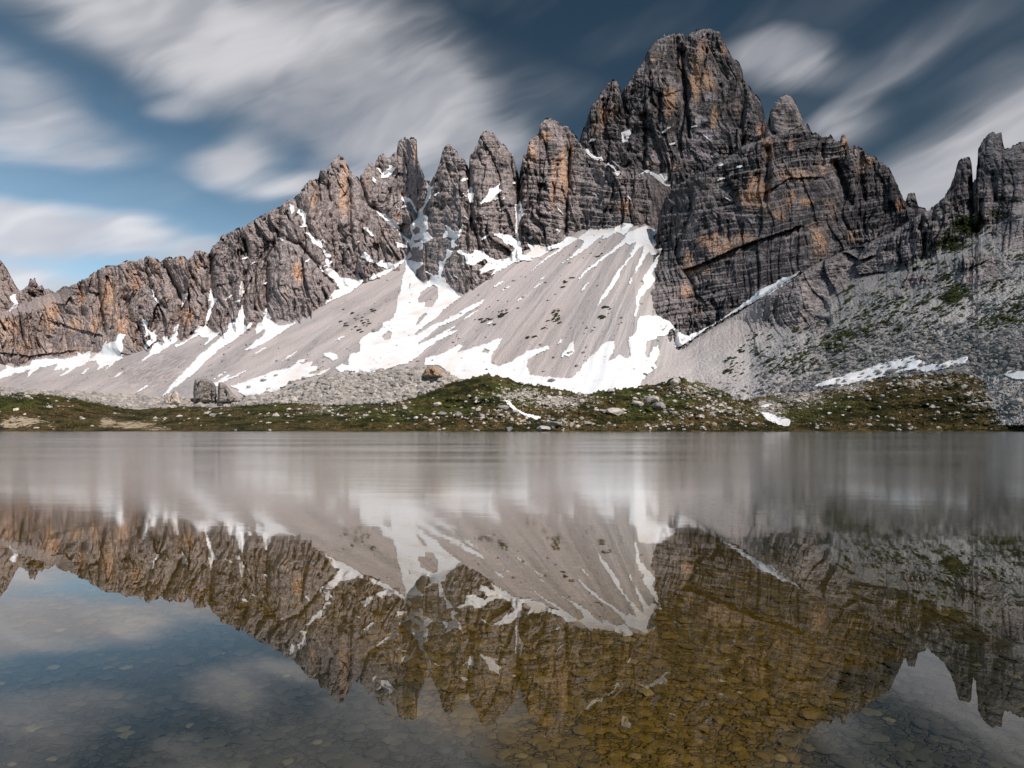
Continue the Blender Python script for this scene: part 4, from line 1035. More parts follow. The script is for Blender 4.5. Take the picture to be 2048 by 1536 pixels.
def strip(x0, y0, x1, y1, w):
    dx, dy = x1 - x0, y1 - y0
    L = math.hypot(dx, dy)
    nx, ny = -dy / L * w, dx / L * w
    xm, ym = x0 + .55 * dx, y0 + .55 * dy
    return [(x0, y0), (xm + nx, ym + ny), (x1, y1), (xm - nx, ym - ny)]


STREAKS = [(1054, 589, 1032, 602, 2), (1085, 564, 1066, 578, 2), (1091, 553, 1078, 561, 1.6), (1024, 570, 1000, 583, 1.8), (990, 640, 970, 650, 1.8), (1262, 554, 1259, 570, 2.2), (300, 768, 268, 788, 1.6), (455, 742, 425, 760, 1.8), (690, 672, 668, 682, 2),
           (600, 700, 560, 724, 1.7), (540, 690, 505, 710, 1.6), (250, 740, 225, 757, 1.8), (180, 735, 160, 750, 1.8), (930, 700, 900, 712, 2), (860, 690, 820, 706, 2.2), (1130, 700, 1122, 716, 2.5), (1010, 560, 985, 575, 2), (1180, 560, 1160, 585, 1.8), (960, 618, 925, 640, 2), (520, 760, 490, 775, 2)]
for k, q in enumerate(STREAKS):
    SNOWS.append(('thin short snow streak left in a furrow of the scree', strip(*q), []))
r_ = np.random.default_rng(44)
for k in range(46):
    x0 = r_.uniform(420, 1130) if k < 30 else r_.uniform(1180, 1480)
    y0 = r_.uniform(np.interp(x0, [420, 700, 900, 1130], [540, 400, 360, 320]), np.interp(x0, [420, 700, 900, 1130], [640, 540, 560, 470])) if k < 30 else r_.uniform(250, 420)
    L, sl = r_.uniform(4, 11), r_.choice([-0.7, 0.6, 0.9, -0.3])
    h = r_.uniform(1.2, 2.6)
    SNOWS.append(('tiny snow remnant on a ledge of the cliffs', [(x0 - L, y0 - L * sl), (x0, y0 - h), (x0 + L, y0 + L * sl), (x0 + L * .2, y0 + h)], []))
for i, (lb, poly, holes) in enumerate(SNOWS):
    lay_snow(i, lb, poly, holes)


# ------------------------------------------------------------------ boulders
def boulder_mesh(name, seed, mat, sub=3, size=(1, 1, 1), cuts=14, noise=0.10, base=True):
    r = np.random.default_rng(seed)
    bm = bmesh.new()
    bmesh.ops.create_icosphere(bm, subdivisions=sub, radius=1.0)
    P = np.array([v.co[:] for v in bm.verts])
    N = r.normal(size=(cuts, 3))
    N /= np.linalg.norm(N, axis=1)[:, None]
    d = r.uniform(0.55, 0.9, cuts)
    for n_, k in zip(N, d):
        h = P @ n_ - k
        P = P - np.where(h > 0, h, 0)[:, None] * n_[None]
    f = fbm(P[:, 0] * 2.2 + 3.1 * P[:, 2] + seed, P[:, 1] * 2.2 + 1.7 * P[:, 2], 3, seed)
    P = P * (1 + noise * f)[:, None]
    P = P * np.array(size)[None]
    for v, co in zip(bm.verts, P):
        v.co = co
    me = bpy.data.meshes.new(name)
    bm.to_mesh(me)
    bm.free()
    me.materials.append(mat)
    return me


def ground_at(px, py):
    D = float(surf(px, py))
    return Vector(unproject(np.array(float(px)), np.array(float(py)), np.array(D))), D


def place_boulder(me, px, base_py, wpx, label, group, hratio=1.0, rot=None, dratio=1.0):
    p, D = ground_at(px, base_py)
    if D > 1e5:
        return None
    o = link('boulder', me)
    s = wpx / F * D * 0.5
    o.scale = (s, s * dratio, s * hratio)
    o.rotation_euler = (0, 0, rot if rot is not None else random.uniform(0, 6.28))
    o.location = p + Vector((0, 0, s * hratio * 0.38))
    tag(o, label, 'boulder', group)
    return o


VAR = [boulder_mesh('boulder', 300 + i, [LIME, LIME_GREY][i % 2], 3, (1, 0.85, 0.8), 16) for i in range(8)]
BIG1 = boulder_mesh('boulder', 411, LIME, 5, (1, 0.8, 1.12), 11, 0.13)
BIG2 = boulder_mesh('boulder', 423, LIME, 5, (1, 0.8, 1.0), 10, 0.13)
OCHRE = boulder_mesh('boulder', 437, LIME_BROWN, 4, (1, 0.8, 0.8), 12, 0.12)


def outline_block(label, outline, depth_m, mat, seed, base):
    """a big free-standing block: its outline swept into a rounded, cracked solid of real thickness standing on the ground"""
    p = np.array(outline, float)
    g, D = ground_at(*base)
    cx0, cy0 = p.min(0) - 1
    cx1, cy1 = p.max(0) + 1
    st = 0.5
    gx, gy = np.arange(cx0, cx1, st), np.arange(cy0, cy1, st)
    px, py = np.meshgrid(gx, gy, indexing='ij')
    w = perlin(px / 3.0, py / 3.0, seed) * 1.0
    m = inside(px + w, py + w, outline)
    dist = seg_dist(px, py, outline + outline[:1])
    prof = np.sqrt(np.clip(1 - (1 - np.clip(dist / 6.0, 0, 1)) ** 2, 0, 1))
    f1, c1 = facets(px / 15 + 0.2 * perlin(px / 6, py / 6, seed), py / 19, 1.8, seed + 1)
    f2, _ = facets(px / 5.5, py / 6.5, 1.6, seed + 2)
    relief = f1 * 1.7 + f2 * 0.45 - np.exp(-c1 * 22) * 0.5 + fbm(px / 4, py / 4, 3, seed + 3) * 0.35
    fr = D - depth_m * 0.5 * prof - relief * prof
    bk = D + depth_m * 0.5 * prof
    q = grid_quads(len(gx), len(gy))
    q = q[m.ravel()[q].all(1)]
    used = np.unique(q)
    remap = np.full(px.size, -1)
    remap[used] = np.arange(len(used))
    q = remap[q]
    nv = len(used)
    V = np.concatenate([unproject(px, py, fr).reshape(-1, 3)[used], unproject(px, py, bk).reshape(-1, 3)[used]])
    e = np.concatenate([q[:, [0, 1]], q[:, [1, 2]], q[:, [2, 3]], q[:, [3, 0]]])
    es = np.sort(e, 1)
    _, inv, cnt = np.unique(es[:, 0].astype(np.int64) * (nv + 1) + es[:, 1], return_inverse=True, return_counts=True)
    rim = e[cnt[inv] == 1]
    sk = np.stack([rim[:, 1], rim[:, 0], rim[:, 0] + nv, rim[:, 1] + nv], -1)
    V = V - np.array(g)[None]
    me = mesh_np('boulder', V, np.concatenate([q, q[:, ::-1] + nv, sk]), mat, False)
    o = link('boulder', me)
    o.location = g
    tag(o, label, 'boulder')
    return o


outline_block('tallest pale block of the twin rocks standing on the meadow', [(388, 806), (386, 788), (387, 770), (390, 758), (397, 757), (412, 757), (424, 762), (430, 768), (433, 776), (434, 792), (432, 806)], 14, BLOCK, 5, (410, 806))
outline_block('sloping right-hand block of the twin rocks', [(434, 806), (435, 778), (437, 764), (445, 764), (455, 772), (464, 784), (473, 792), (480, 800), (478, 807)], 13, BLOCK, 9, (455, 806))
outline_block('squat rock left of the twin rocks', [(327, 810), (329, 794), (336, 788), (346, 783), (354, 780), (360, 790), (362, 802), (364, 810)], 10, BLOCK, 15, (345, 809))
outline_block('ochre stained block on the rubble bank at the snow edge', [(845, 754), (848, 742), (853, 735), (866, 731), (876, 733), (882, 742), (886, 752), (880, 756)], 11, BLOCK_OCHRE, 21, (865, 755))

NOTABLE = [
    (374, 806, 22, .6, 'dark low boulder leaning beside the tall twin rock'), (581, 767, 13, .9, 'lone upright boulder at the snow edge right of the twin rocks'), (592, 769, 11, .7, 'smaller boulder touching the upright one at the snow edge'), (498, 776, 12, .9, 'boulder poking from the snow just right of the twin rocks'),
    (537, 779, 13, .8, 'flat boulder at the lower rim of the boulder-strewn snow'), (552, 752, 11, .7, 'small boulder in the upper part of the boulder-strewn snow'), (609, 758, 14, .7, 'boulder at the right end of the boulder-strewn snow'), (527, 762, 18, .5, 'long low stone in the middle of the boulder-strewn snow'), (588, 805, 24, 1.0, 'half-buried grey hump at the lower edge of the rubble bank'),
    (427, 833, 18, .7, 'white boulder with a dark cleft lying on the left meadow'), (413, 829, 11, .8, 'grey stone beside the white cleft boulder on the meadow'), (471, 862, 8, 1.0, 'left one of two white stones standing at the waterline'), (540, 862, 8, 1.1, 'right one of two white stones standing at the waterline'),
    (749, 664, 14, 1.0, 'dark square block alone on the upper scree'), (812, 770, 26, .8, 'grey hump on the rubble bank between snow pockets'), (785, 768, 18, .7, 'rounded stone left of the grey hump on the rubble bank'), (907, 764, 10, .9, 'small pointed stone in snow left of the middle knoll'),
    (1005, 818, 27, .55, 'smooth ochre slab beside the snow strip on the middle knoll'), (1228, 830, 42, .62, 'largest rounded boulder on the right knoll'), (1206, 826, 20, .8, 'boulder leaning left of the largest rounded one'), (1307, 803, 38, .65, 'big pale crag on the right knoll'), (1318, 816, 30, .85, 'dark-sided boulder below the big pale crag'),
    (1276, 810, 28, .6, 'low broad stone left of the big pale crag'), (917, 833, 20, 1.0, 'upright pale rock on the left half of the middle knoll'), (1029, 826, 20, .6, 'grey boulder above the mossy bank at the shore'), (1108, 851, 42, .4, 'long layered slab just above the waterline'), (1086, 861, 36, .5, 'broken pale ledge at the waterline'),
    (1018, 861, 18, .9, 'striped dark rock at the waterline below the mossy bank'), (1143, 853, 10, 1.9, 'slender upright stone near the waterline'), (1176, 850, 17, .9, 'squat pale boulder near the shore between the knolls'), (876, 811, 20, .7, 'pale stone on the upper left side of the middle knoll'), (883, 830, 25, .55, 'layered slab low on the left side of the middle knoll'),
    (1126, 862, 9, .8, 'small white stone in the water below the long slab'), (1298, 863, 9, .6, 'little pale stone at the waterline below the right knoll'), (1222, 785, 18, .8, 'dark boulder on the skyline of the saddle between the knolls'), (1105, 763, 22, .6, 'boulder sticking out of the snowfield behind the middle knoll'), (878, 862, 8, 1.2, 'slim white stone at the waterline left of the middle knoll'),
    (952, 862, 16, .5, 'flat grey stone at the waterline under the middle knoll'), (1350, 768, 26, .9, 'rough rock tip crowning the right knoll'), (1602, 792, 16, .8, 'pale boulder in the stony hollow left of the hillside'), (1722, 752, 13, .9, 'boulder at the left part of the long hillside snow strip'), (1786, 746, 28, .6, 'wide boulder in the long hillside snow strip'),
    (1757, 744, 16, .6, 'low stone between two boulders in the hillside snow strip'), (1716, 782, 13, .8, 'boulder below the left part of the hillside snow strip'), (1963, 812, 12, .8, 'pale stone on the brown turf of the right hillside'), (1770, 806, 10, .7, 'single stone in the green middle of the right hillside'), (2036, 806, 26, .8, 'big grey boulder at the right edge of the hillside'),
    (2028, 830, 20, .8, 'second boulder below the big one at the right edge'), (1931, 853, 11, .7, 'small pale stone near the waterline on the right'), (1938, 813, 14, .6, 'flattish stone left of the pale one on the right turf'), (1890, 735, 16, .7, 'dark boulder above the right end of the hillside snow strip'), (1830, 742, 20, .5, 'long grey boulder at the lower rim of the hillside snow strip'), (2020, 853, 12, .7, 'stone by the water in the right corner')]
for k, (px, py, w, hr, lb) in enumerate(NOTABLE):
    me = VAR[k % 8]
    place_boulder(me, px, py, w, lb, None, hr)


def scatter_px(n, weight, x0, x1, y0, y1, seed):
    r = np.random.default_rng(seed)
    px = r.uniform(x0, x1, n * 6)
    py = r.uniform(y0, y1, n * 6)
    w = weight(px, py)
    k = r.uniform(0, 1, n * 6) < w
    return px[k][:n], py[k][:n]


def add_many(label, group, pts, lo, hi, seed):
    r = np.random.default_rng(seed)
    for k in range(len(pts[0])):
        place_boulder(VAR[int(r.integers(8))], pts[0][k], pts[1][k], float(lo + (hi - lo) * r.random() ** 2), label, group, float(r.uniform(.6, 1.0)))


T0f, T2f, T3f, T4f = pl(T_M0), pl(T_M2), pl(T_M3), pl(T_M4)
add_many('grey boulder lying among the rubble bank under the scree', 'boulders of the rubble bank', scatter_px(60, lambda x, y: (y > T0f(x) + 2) & (y < 800) & (y < np.where(x > 690, T2f(x), 999)), 300, 960, 735, 808, 501), 5, 13, 1)
add_many('pale boulder scattered over the two stony knolls', 'boulders of the knolls', scatter_px(40, lambda x, y: (y > np.where(x < 1220, T2f(x), T3f(x)) + 8) * (0.2 + STONY(x, y)), 860, 1540, 755, 855, 502), 4.5, 11, 2)
add_many('grey boulder scattered over the right hillside', 'boulders of the right hillside', scatter_px(50, lambda x, y: (y > T4f(x) - 25) * (0.12 + STONY(x, y)), 1480, 2060, 720, 858, 503), 4.5, 12, 3)


# ------------------------------------------------------------------ uncountable stone, shrubs and turf
def ico(sub):
    bm = bmesh.new()
    bmesh.ops.create_icosphere(bm, subdivisions=sub, radius=1.0)
    P = np.array([v.co[:] for v in bm.verts])
    Fc = np.array([[v.index for v in f.verts] for f in bm.faces])
    bm.free()
    return P, Fc


ICO1, ICO1F = ico(1)
ICO2, ICO2F = ico(2)


def swarm(name, centers, sizes, flat, mat, label, seed, base=(ICO1, ICO1F), jitter=0.35, axis=None, stretch=None):
    r = np.random.default_rng(seed)
    P, Fc = base
    n = len(centers)
    J = 1 + jitter * r.uniform(-1, 1, (n, len(P), 1))
    V = P[None] * J
    sc3 = np.stack([sizes * r.uniform(.75, 1.3, n), sizes * r.uniform(.75, 1.3, n), sizes * flat * r.uniform(.7, 1.2, n)], -1)
    V = V * sc3[:, None]
    an = r.uniform(0, 6.283, n)
    c, s = np.cos(an)[:, None], np.sin(an)[:, None]
    x, y = V[..., 0] * c - V[..., 1] * s, V[..., 0] * s + V[..., 1] * c
    V = np.stack([x, y, V[..., 2]], -1)
    if stretch is not None:
        d = np.array(stretch[0]) / np.linalg.norm(stretch[0])
        V = V + (V @ d)[..., None] * d * (stretch[1] - 1)
    V = V + centers[:, None]
    Fa = (Fc[None] + (np.arange(n) * len(P))[:, None, None]).reshape(-1, 3)
    me = mesh_np(name, V.reshape(-1, 3), Fa, mat, False)
    o = link(name, me)
    tag(o, label, None, None, 'stuff')
    return o


def centers_of(pts, lift):
    D = surf(pts[0], pts[1])
    i = np.clip(np.round(pts[0] - X0).astype(int), 0, len(GX) - 1)
    j = np.clip(np.round(pts[1] - Y0).astype(int), 0, len(GY) - 1)
    k = (D < 1e5) & ~(SNOWY[i, j] & (np.arange(len(D)) % 12 > 0))
    c = unproject(pts[0][k], pts[1][k], D[k])
    c[:, 2] += lift
    return c, D[k]


pts = scatter_px(6000, lambda x, y: ((y > T0f(x) + 1.5) & (y < pl(T_M1)(x) + 2) & (y < np.where(x > 690, T2f(x), 999) + 1)) * 1.0, -60, 985, 732, 816, 601)
c, D = centers_of(pts, 0.1)
swarm('rubble', c, np.random.default_rng(1).uniform(0.2, 1.0, len(c)) ** 3.2 * 1.45 + 0.22, 0.75, LIME, 'loose grey rubble covering the bank under the scree', 1, base=(ICO2, ICO2F), jitter=0.22)
pts = scatter_px(5600, lambda x, y: (np.clip(STONY(x, y) * 1.1 + 0.10, 0, 1) ** 1.3) * sstep(perlin(x / 16, y / 7, 91) + 0.6 * perlin(x / 5, y / 3, 92), -0.1, 0.35), -60, 2110, 748, 861, 602)
c, D = centers_of(pts, 0.05)
swarm('stones', c, np.random.default_rng(2).uniform(0.2, 1.0, len(c)) ** 3.6 * 0.7 + 0.07, 0.65, LIME, 'small pale stones strewn over meadow and knolls', 2)


def w_spur(x, y):
    top = pl(T_I)(x) + 6
    return ((y > top) & (y < pl(T_M4)(np.maximum(x, 1400)) + 4)) * (0.06 + 0.94 * sstep(y, 620, 740)) * sstep(x + 90 * perlin(x / 60, y / 40, 55) + 0.8 * (y - 740), 1430, 1860)


pts = scatter_px(4200, w_spur, 1420, 2110, 430, 800, 603)
c, D = centers_of(pts, 0.05)
swarm('talus_blocks', c, np.random.default_rng(3).uniform(0.2, 1.0, len(c)) ** 2.4 * 1.0 + 0.12, 0.75, LIME_GREY, 'grey talus blocks covering the right spur', 3)


def w_scree(x, y):
    s, t = flow_scree(x, y)
    run = sstep(perlin(s / 16, t / 90, 77), 0.05, 0.35)
    return ((y > pl(BASE_L)(np.minimum(x, 1318)) + 14) & (y < T0f(np.minimum(x, 960)) - 2) & (y < 760)) * (0.1 + 0.9 * run)


pts = scatter_px(420, w_scree, 0, 1330, 480, 790, 604)
c, D = centers_of(pts, 0.1)
swarm('scree_blocks', c, np.random.default_rng(4).uniform(0.2, 1.0, len(c)) ** 3 * 0.9 + 0.15, 0.7, LIME_GREY, 'scattered darker blocks lying on the scree', 4)

# low shrubs: flat dark cushions drawn out down the slope
pts = scatter_px(4200, lambda x, y: np.clip(GREEN(x, y) * 1.0 - 0.25 + 0.45 * perlin((y + .66 * x) / 14, (x - .66 * y) / 50, 5), 0, 1) * (y > pl(T_I)(x) + 14), 1450, 2110, 420, 760, 605)
c, D = centers_of(pts, 0.1)
swarm('dwarf_pines', c, np.random.default_rng(5).uniform(0.35, 1.0, len(c)) ** 1.8 * 0.62, 0.6, SHRUB, 'dark green dwarf pine cushions on the right spur', 5, base=(ICO2, ICO2F), jitter=0.45, stretch=((-0.85, -0.45, -0.5), 1.9))
# sparse shrubs on the scree
spots = [(700, 620), (715, 635), (728, 645), (690, 650), (745, 622), (738, 640), (720, 660), (1000, 622), (1010, 630), (1017, 620), (970, 640), (985, 645), (1115, 620), (1120, 628), (1112, 634), (1105, 640), (1090, 655), (1140, 555), (1132, 565), (1205, 513), (1115, 645), (1055, 672), (1212, 614), (1207, 628), (1480, 700), (1520, 705), (1535, 725), (1455, 745)]
r_ = np.random.default_rng(6)
sp = np.array(spots, float).repeat(4, 0)
sp = sp + r_.normal(size=sp.shape) * np.array([5, 4])
c, D = centers_of((sp[:, 0], sp[:, 1]), 0.1)
swarm('cushion_plants', c, r_.uniform(0.3, 1.1, len(c)), 0.5, SHRUB, 'tiny dark cushions dotted over the scree', 6, base=(ICO2, ICO2F), jitter=0.4, stretch=((-0.7, -0.6, -0.45), 1.6))


def blades(name, centers, size, mat, label, seed):
    r = np.random.default_rng(seed)
    n = len(centers)
    nb = 5
    a = r.uniform(0, 6.283, (n, nb))
    le = size[:, None] * r.uniform(.6, 1.2, (n, nb))
    lean = r.uniform(.2, .9, (n, nb))
    dx, dy = np.cos(a), np.sin(a)
    w = le * 0.35
    b0 = np.stack([-dy * w, dx * w, np.zeros_like(w) - 0.05], -1)
    b1 = -b0
    b1[..., 2] = -0.05
    tip = np.stack([dx * le * lean, dy * le * lean, le * 0.75], -1)
    V = (np.stack([b0, b1, tip], 2) + centers[:, None, None]).reshape(-1, 3)
    Q = np.arange(len(V)).reshape(-1, 3)
    me = mesh_np(name, V, Q, mat, False)
    o = link(name, me)
    tag(o, label, None, None, 'stuff')


pts = scatter_px(20000, lambda x, y: (1 - np.clip(STONY(x, y) * 1.2 + SANDY(x, y) * 1.3, 0, 1)) * (y > np.minimum(np.minimum(pl(T_M1)(np.minimum(x, 1060)), T2f(np.clip(x, 640, 1290))), np.minimum(T3f(np.clip(x, 1060, 1590)), T4f(np.clip(x, 1400, 2190)))) + 2), -60, 2110, 752, 861, 606)
c, D = centers_of(pts, 0.0)
blades('turf_tufts', c, np.random.default_rng(8).uniform(0.15, 0.42, len(c)), TUFT, 'tufts of olive and brown grass on the far shore', 8)

# ------------------------------------------------------------------ the cloud added out of view to shade the right of the mountain
mc, n = new_mat('shade_cloud_vapour')
P = n('ShaderNodeNewGeometry').outputs['Position']
thin = n.ss(n.noise(P, 0.006, 4.0, 0.55), 0.35, 0.65, SHADE_CLOUD_T[0], SHADE_CLOUD_T[1])
thin = n.math('ADD', thin, n.math('MULTIPLY', n.math('SUBTRACT', 1.0, thin), n.attr('fringe')))
dif = n('ShaderNodeBsdfDiffuse', {0: (0.85, 0.86, 0.88, 1)})
trn = n('ShaderNodeBsdfTransparent', {0: (1, 1, 1, 1)})
n('ShaderNodeOutputMaterial', {0: n('ShaderNodeMixShader', {0: thin, 1: dif.outputs[0], 2: trn.outputs[0]}).outputs[0]})
bnd = [(74, -20, 0), (62, 174, 3), (84, 330, 40), (76, 368, 48), (62, 430, 150), (48, 455, 165), (70, 500, 260), (60, 560, 420)]
ep = sorted((y - z / SUN.z * SUN.y, x - 22 - z / SUN.z * SUN.x) for x, y, z in bnd)
edge = pl(ep)
cx, cy = np.arange(-300, 1000, 12.0), np.arange(0, 1000, 12.0)
gx, gy = np.meshgrid(cx, cy, indexing='ij')
din = np.minimum(np.minimum(gx - edge(gy), 960 - gx), np.minimum(gy - 40, 960 - gy)) + 26 * fbm(gx / 80, gy / 80, 3, 15)
q = grid_quads(len(cx), len(cy))
q = q[(din > 0).ravel()[q].all(1)]
used = np.unique(q)
remap = np.full(gx.size, -1)
remap[used] = np.arange(len(used))
q = remap[q]
th = np.sqrt(np.clip(din, 0, 200) / 200) * 90 * (1 + 0.5 * fbm(gx / 60, gy / 60, 3, 16))
tt = 1400.0 / SUN.z
top = np.stack([gx + SUN.x * tt, gy + SUN.y * tt, 1400 + th], -1).reshape(-1, 3)[used]
bot = np.stack([gx + SUN.x * tt, gy + SUN.y * tt, 1398 - 0.4 * th], -1).reshape(-1, 3)[used]
nv = len(used)
fr = (1 - sstep(din, 0, 75)).ravel()[used]
o = link('shade_cloud', mesh_np('shade_cloud', np.concatenate([top, bot]), np.concatenate([q, q[:, ::-1] + nv]), mc, True, {'fringe': np.concatenate([fr, fr])}))
tag(o, 'broad cloud out of view, added to shade the right of the mountain', None, None, 'structure')

# ------------------------------------------------------------------ summit cross
g, D = ground_at(1329, 84)
mw, n = new_mat('weathered_iron')
P = n('ShaderNodeTexCoord').outputs['Object']
finish(n, n.mix(n.noise(P, 3.0), (0.25, 0.24, 0.23), (0.42, 0.40, 0.38)), 0.6)
cross = bpy.data.objects.new('summit_cross', None)
C.objects.link(cross)
cross.location = g
tag(cross, 'thin metal cross on the highest summit against the sky', 'cross')


def box_mesh(name, s, mat, bev=0.03):
    bm = bmesh.new()
    bmesh.ops.create_cube(bm, size=1.0)
    for v in bm.verts:
        v.co = Vector((v.co.x * s[0], v.co.y * s[1], v.co.z * s[2]))
    bmesh.ops.bevel(bm, geom=bm.edges[:], offset=bev, segments=1, affect='EDGES')
    me = bpy.data.meshes.new(name)
    bm.to_mesh(me)
    bm.free()
    me.materials.append(mat)
    return me


o = link('post', box_mesh('post', (0.34, 0.34, 8.0), mw), cross)
o.location = (0, 0, 2.6)
o = link('crossbeam', box_mesh('crossbeam', (2.2, 0.30, 0.32), mw), cross)
o.location = (0, 0, 5.2)

# ------------------------------------------------------------------ lake
BED_Z0 = -0.34


def bed_height(x, y):
    return BED_Z0 - 0.10 * np.clip((y - 1.5) / 6, 0, 1) - 0.5 * sstep(y, 6, 60) + 0.45 * sstep(y, 130, 165) + 0.035 * fbm(x / 1.3, y / 1.3, 2, 5) + 0.012 * fbm(x / .2, y / .2, 2, 6)


def sky_reflection_tint(n, P):
    """grey of the reflected sky painted into the bed, left and right of a golden tongue shaped like the mirrored mountain"""
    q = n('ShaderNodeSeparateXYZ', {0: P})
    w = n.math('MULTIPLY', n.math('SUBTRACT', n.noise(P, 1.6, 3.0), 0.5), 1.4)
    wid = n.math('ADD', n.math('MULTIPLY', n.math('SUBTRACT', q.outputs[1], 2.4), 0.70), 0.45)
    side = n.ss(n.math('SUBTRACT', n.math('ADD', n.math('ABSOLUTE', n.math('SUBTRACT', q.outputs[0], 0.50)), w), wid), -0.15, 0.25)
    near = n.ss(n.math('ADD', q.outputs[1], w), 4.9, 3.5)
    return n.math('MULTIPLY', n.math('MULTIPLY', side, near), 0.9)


def dark_reflection_tint(n, P):
    """darker reflection towards the right, painted into the bed as dark green"""
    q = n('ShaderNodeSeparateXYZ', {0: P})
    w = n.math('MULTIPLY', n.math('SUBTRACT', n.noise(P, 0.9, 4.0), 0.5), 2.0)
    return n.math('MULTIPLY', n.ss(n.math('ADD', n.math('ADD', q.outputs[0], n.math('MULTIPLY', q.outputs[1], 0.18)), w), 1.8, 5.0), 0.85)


def bed_material():
    m, n = new_mat('lake_bed_algae_stone')
    P = n('ShaderNodeNewGeometry').outputs['Position']
    W = n('ShaderNodeVectorMath', {0: P, 1: n('ShaderNodeVectorMath', {0: n('ShaderNodeTexNoise', {'Vector': P, 'Scale': 9.0, 'Detail': 4.0}).outputs[1], 1: (0.10, 0.07, 0.0)}, operation='MULTIPLY').outputs[0]}, operation='ADD').outputs[0]
    v = n('ShaderNodeTexVoronoi', {'Vector': n.scaled(W, 1.0, 1.0, 0.0), 'Scale': 30.0})
    e = n('ShaderNodeTexVoronoi', {'Vector': n.scaled(W, 1.0, 1.0, 0.0), 'Scale': 30.0}, feature='DISTANCE_TO_EDGE').outputs[0]
    rnd = n('ShaderNodeSeparateColor', {0: v.outputs['Color']}).outputs[0]
    a = n.noise(P, 14.0, 6.0, 0.72)
    col = n.mix(n.math('ADD', n.math('MULTIPLY', rnd, 0.55), n.math('MULTIPLY', n.ss(a, 0.3, 0.7), 0.45)), BED_LO, BED_HI)
    col = n.mix(n.ss(a, 0.45, 0.7), col, BED_MID)
    col = n.mix(dark_reflection_tint(n, P), col, (0.022, 0.024, 0.008))  # darker right-hand reflection painted into the bed colour
    col = n.mix(sky_reflection_tint(n, P), col, n.mix(n.math('ADD', n.math('MULTIPLY', rnd, 0.5), n.math('MULTIPLY', a, 0.5)), (0.012, 0.015, 0.019), (0.052, 0.056, 0.062)))  # grey of the mirrored sky painted into the bed colour
    col = n.mix(n.math('MULTIPLY', n.ss(e, 0.14, 0.0), 0.35), col, (0.018, 0.014, 0.009))
    finish(n, col, 0.9, n.math('ADD', a, n.math('MULTIPLY', n.ss(e, 0.0, 0.12), 1.2)), 0.6, 0.04, 0.1)
    return m


def bed_stone_material():
    m, n = new_mat('lake_bed_pebble')
    g = n('ShaderNodeNewGeometry')
    P = g.outputs['Position']
    rnd = g.outputs['Random Per Island']
    a = n.noise(P, 22.0, 6.0, 0.72)
    col = n.mix(n.math('ADD', n.math('MULTIPLY', rnd, 0.5), n.math('MULTIPLY', n.ss(a, 0.3, 0.7), 0.5)), BED_LO, BED_HI)
    col = n.mix(n.ss(a, 0.42, 0.7), col, BED_MID)
    col = n.mix(dark_reflection_tint(n, P), col, (0.022, 0.024, 0.008))  # the same painted dark reflection on the pebbles
    col = n.mix(sky_reflection_tint(n, P), col, n.mix(n.math('ADD', n.math('MULTIPLY', rnd, 0.5), n.math('MULTIPLY', a, 0.5)), (0.012, 0.015, 0.019), (0.052, 0.056, 0.062)))  # the same painted sky-reflection grey on the pebbles
    pale = n.math('MULTIPLY', n.ss(rnd, 0.965, 0.98), 0.35)
    col = n.mix(pale, col, (0.22, 0.18, 0.12))
    finish(n, col, 0.85, a, 0.5, 0.02, 0.15)
    return m


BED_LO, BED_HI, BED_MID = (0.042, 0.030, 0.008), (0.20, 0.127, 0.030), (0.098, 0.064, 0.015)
xs = np.concatenate([-np.geomspace(0.06, 240, 190)[::-1], np.geomspace(0.06, 240, 190)])
ys = np.concatenate([np.linspace(-30, 0.4, 30), np.geomspace(0.45, 175, 300)])
gx, gy = np.meshgrid(xs, ys, indexing='ij')
V = np.stack([gx, gy, bed_height(gx, gy)], -1).reshape(-1, 3)
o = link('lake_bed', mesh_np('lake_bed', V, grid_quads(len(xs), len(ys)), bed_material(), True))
tag(o, 'golden brown stony lake bed seen through the clear water', None, None, 'structure')

r_ = np.random.default_rng(12)
n_st = 9000
yy = np.exp(r_.uniform(np.log(0.9), np.log(13.0), n_st))
xx = r_.uniform(-0.85, 0.85, n_st) * (yy + 0.6)
sz = 0.008 + 0.024 * r_.random(n_st) ** 3.0 + 0.004 * np.minimum(yy, 8)
cen = np.stack([xx, yy, bed_height(xx, yy) + sz * 0.10], -1)
swarm('lake_bed_stones', cen, sz, 0.28, bed_stone_material(), 'flat golden brown stones on the lake bed near the viewer', 21, base=(ICO2, ICO2F), jitter=0.16)


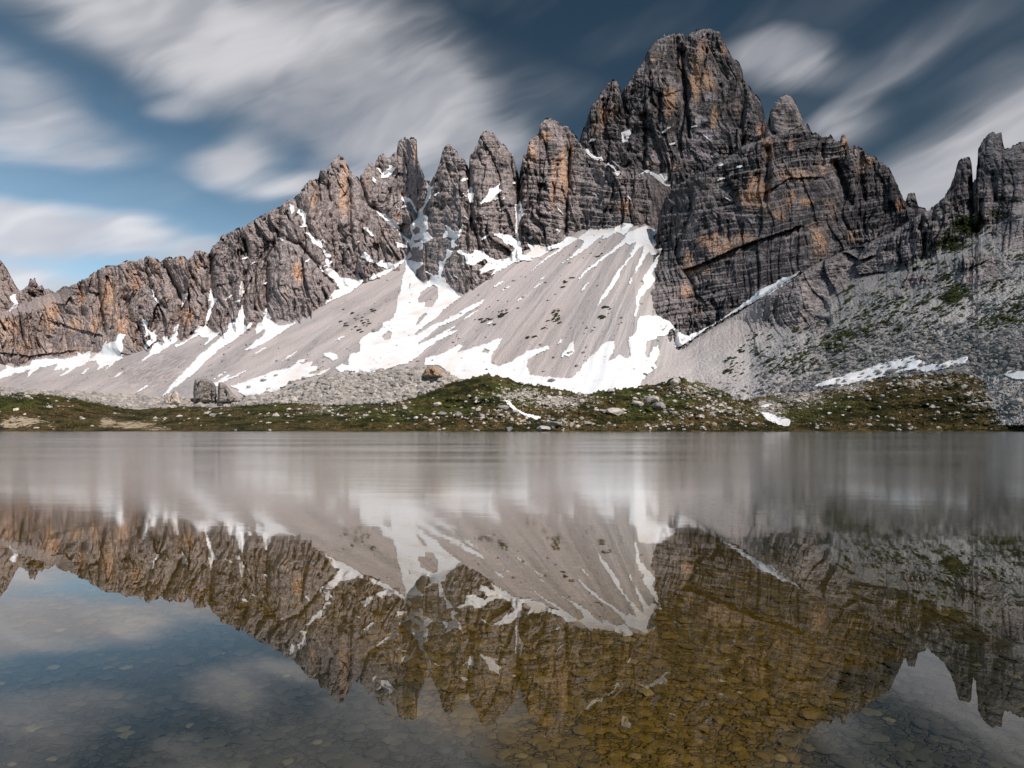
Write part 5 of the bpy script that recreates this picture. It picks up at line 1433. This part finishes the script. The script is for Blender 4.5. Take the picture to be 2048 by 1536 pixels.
def water_material():
    m, n = new_mat('clear_lake_water')
    g = n('ShaderNodeNewGeometry')
    P = g.outputs['Position']
    y = n('ShaderNodeSeparateXYZ', {0: P}).outputs[1]
    # breeze-ruffled in the open lake, sheltered and glassy near the shore
    ruff = n.ss(n.math('LOGARITHM', n.math('MAXIMUM', y, 0.5), 10.0), 0.55, 1.15)
    patch = n.noise(n.scaled(P, 0.05, 0.25, 1), 1.0, 3.0)
    rough = n.math('MULTIPLY', n.math('ADD', n.math('MULTIPLY', ruff, WATER_ROUGH), 0.004), n.ss(patch, 0.3, 0.7, 0.8, 1.2))
    rip = n.noise(n.scaled(P, 0.55, 2.4, 1, (0, 0, R(5))), 1.0, 3.0, 0.5)
    rip2 = n.noise(n.scaled(P, 3.0, 9.0, 1), 1.0, 2.0, 0.5)
    hgt = n.math('MULTIPLY', n.math('ADD', n.math('MULTIPLY', rip, 1.0), n.math('MULTIPLY', rip2, 0.10)), n.math('ADD', n.math('MULTIPLY', ruff, 0.75), 0.14))
    bmp = n('ShaderNodeBump', {'Strength': 1.0, 'Distance': 0.0022, 'Height': hgt})
    ct = n('ShaderNodeVectorMath', {0: g.outputs['Incoming'], 1: g.outputs['Normal']}, operation='DOT_PRODUCT').outputs['Value']
    ct = n.math('ABSOLUTE', ct)
    fr = n.math('POWER', n.math('SUBTRACT', 1.0, ct, clamp=True), 4.0)
    fr = n.math('ADD', n.math('MULTIPLY', fr, 0.97), 0.022)
    gl = n('ShaderNodeBsdfGlossy', {'Color': (0.97, 0.97, 0.97, 1), 'Roughness': rough, 'Normal': bmp.outputs[0]})
    tr = n('ShaderNodeBsdfTransparent', {'Color': (0.90, 0.88, 0.72, 1)})
    mx = n('ShaderNodeMixShader', {0: fr, 1: tr.outputs[0], 2: gl.outputs[0]})
    n('ShaderNodeOutputMaterial', {0: mx.outputs[0]})
    return m


WATER_ROUGH = 0.14
xs, ys = np.array([-400.0, 400.0]), np.array([-60.0, 185.0])
gx, gy = np.meshgrid(xs, ys, indexing='ij')
o = link('lake_water', mesh_np('lake_water', np.stack([gx, gy, gx * 0], -1).reshape(-1, 3), grid_quads(2, 2), water_material(), True))
tag(o, 'still clear lake mirroring the mountain', None, None, 'structure')

# ground under everything, to the horizon
xs = np.linspace(-6000, 6000, 60)
ys = np.concatenate([[-6000.0, -3000.0, -100.0, -62.0], [-58.0, 0.0, 178.0, 190.0, 260.0, 400.0, 800.0, 1500.0, 3000.0, 7000.0]])
gx, gy = np.meshgrid(xs, ys, indexing='ij')
gz = np.where((gy > -60) & (gy < 180), -3.0, -0.5) + 0 * gx
o = link('ground', mesh_np('ground', np.stack([gx, gy, gz], -1).reshape(-1, 3), grid_quads(len(xs), len(ys)), MEADOW, True,
                           {'stony': np.full(gx.size, 0.5), 'sand': np.zeros(gx.size), 'brown': np.full(gx.size, 0.3)}))
tag(o, 'open alpine ground around the lake', None, None, 'structure')
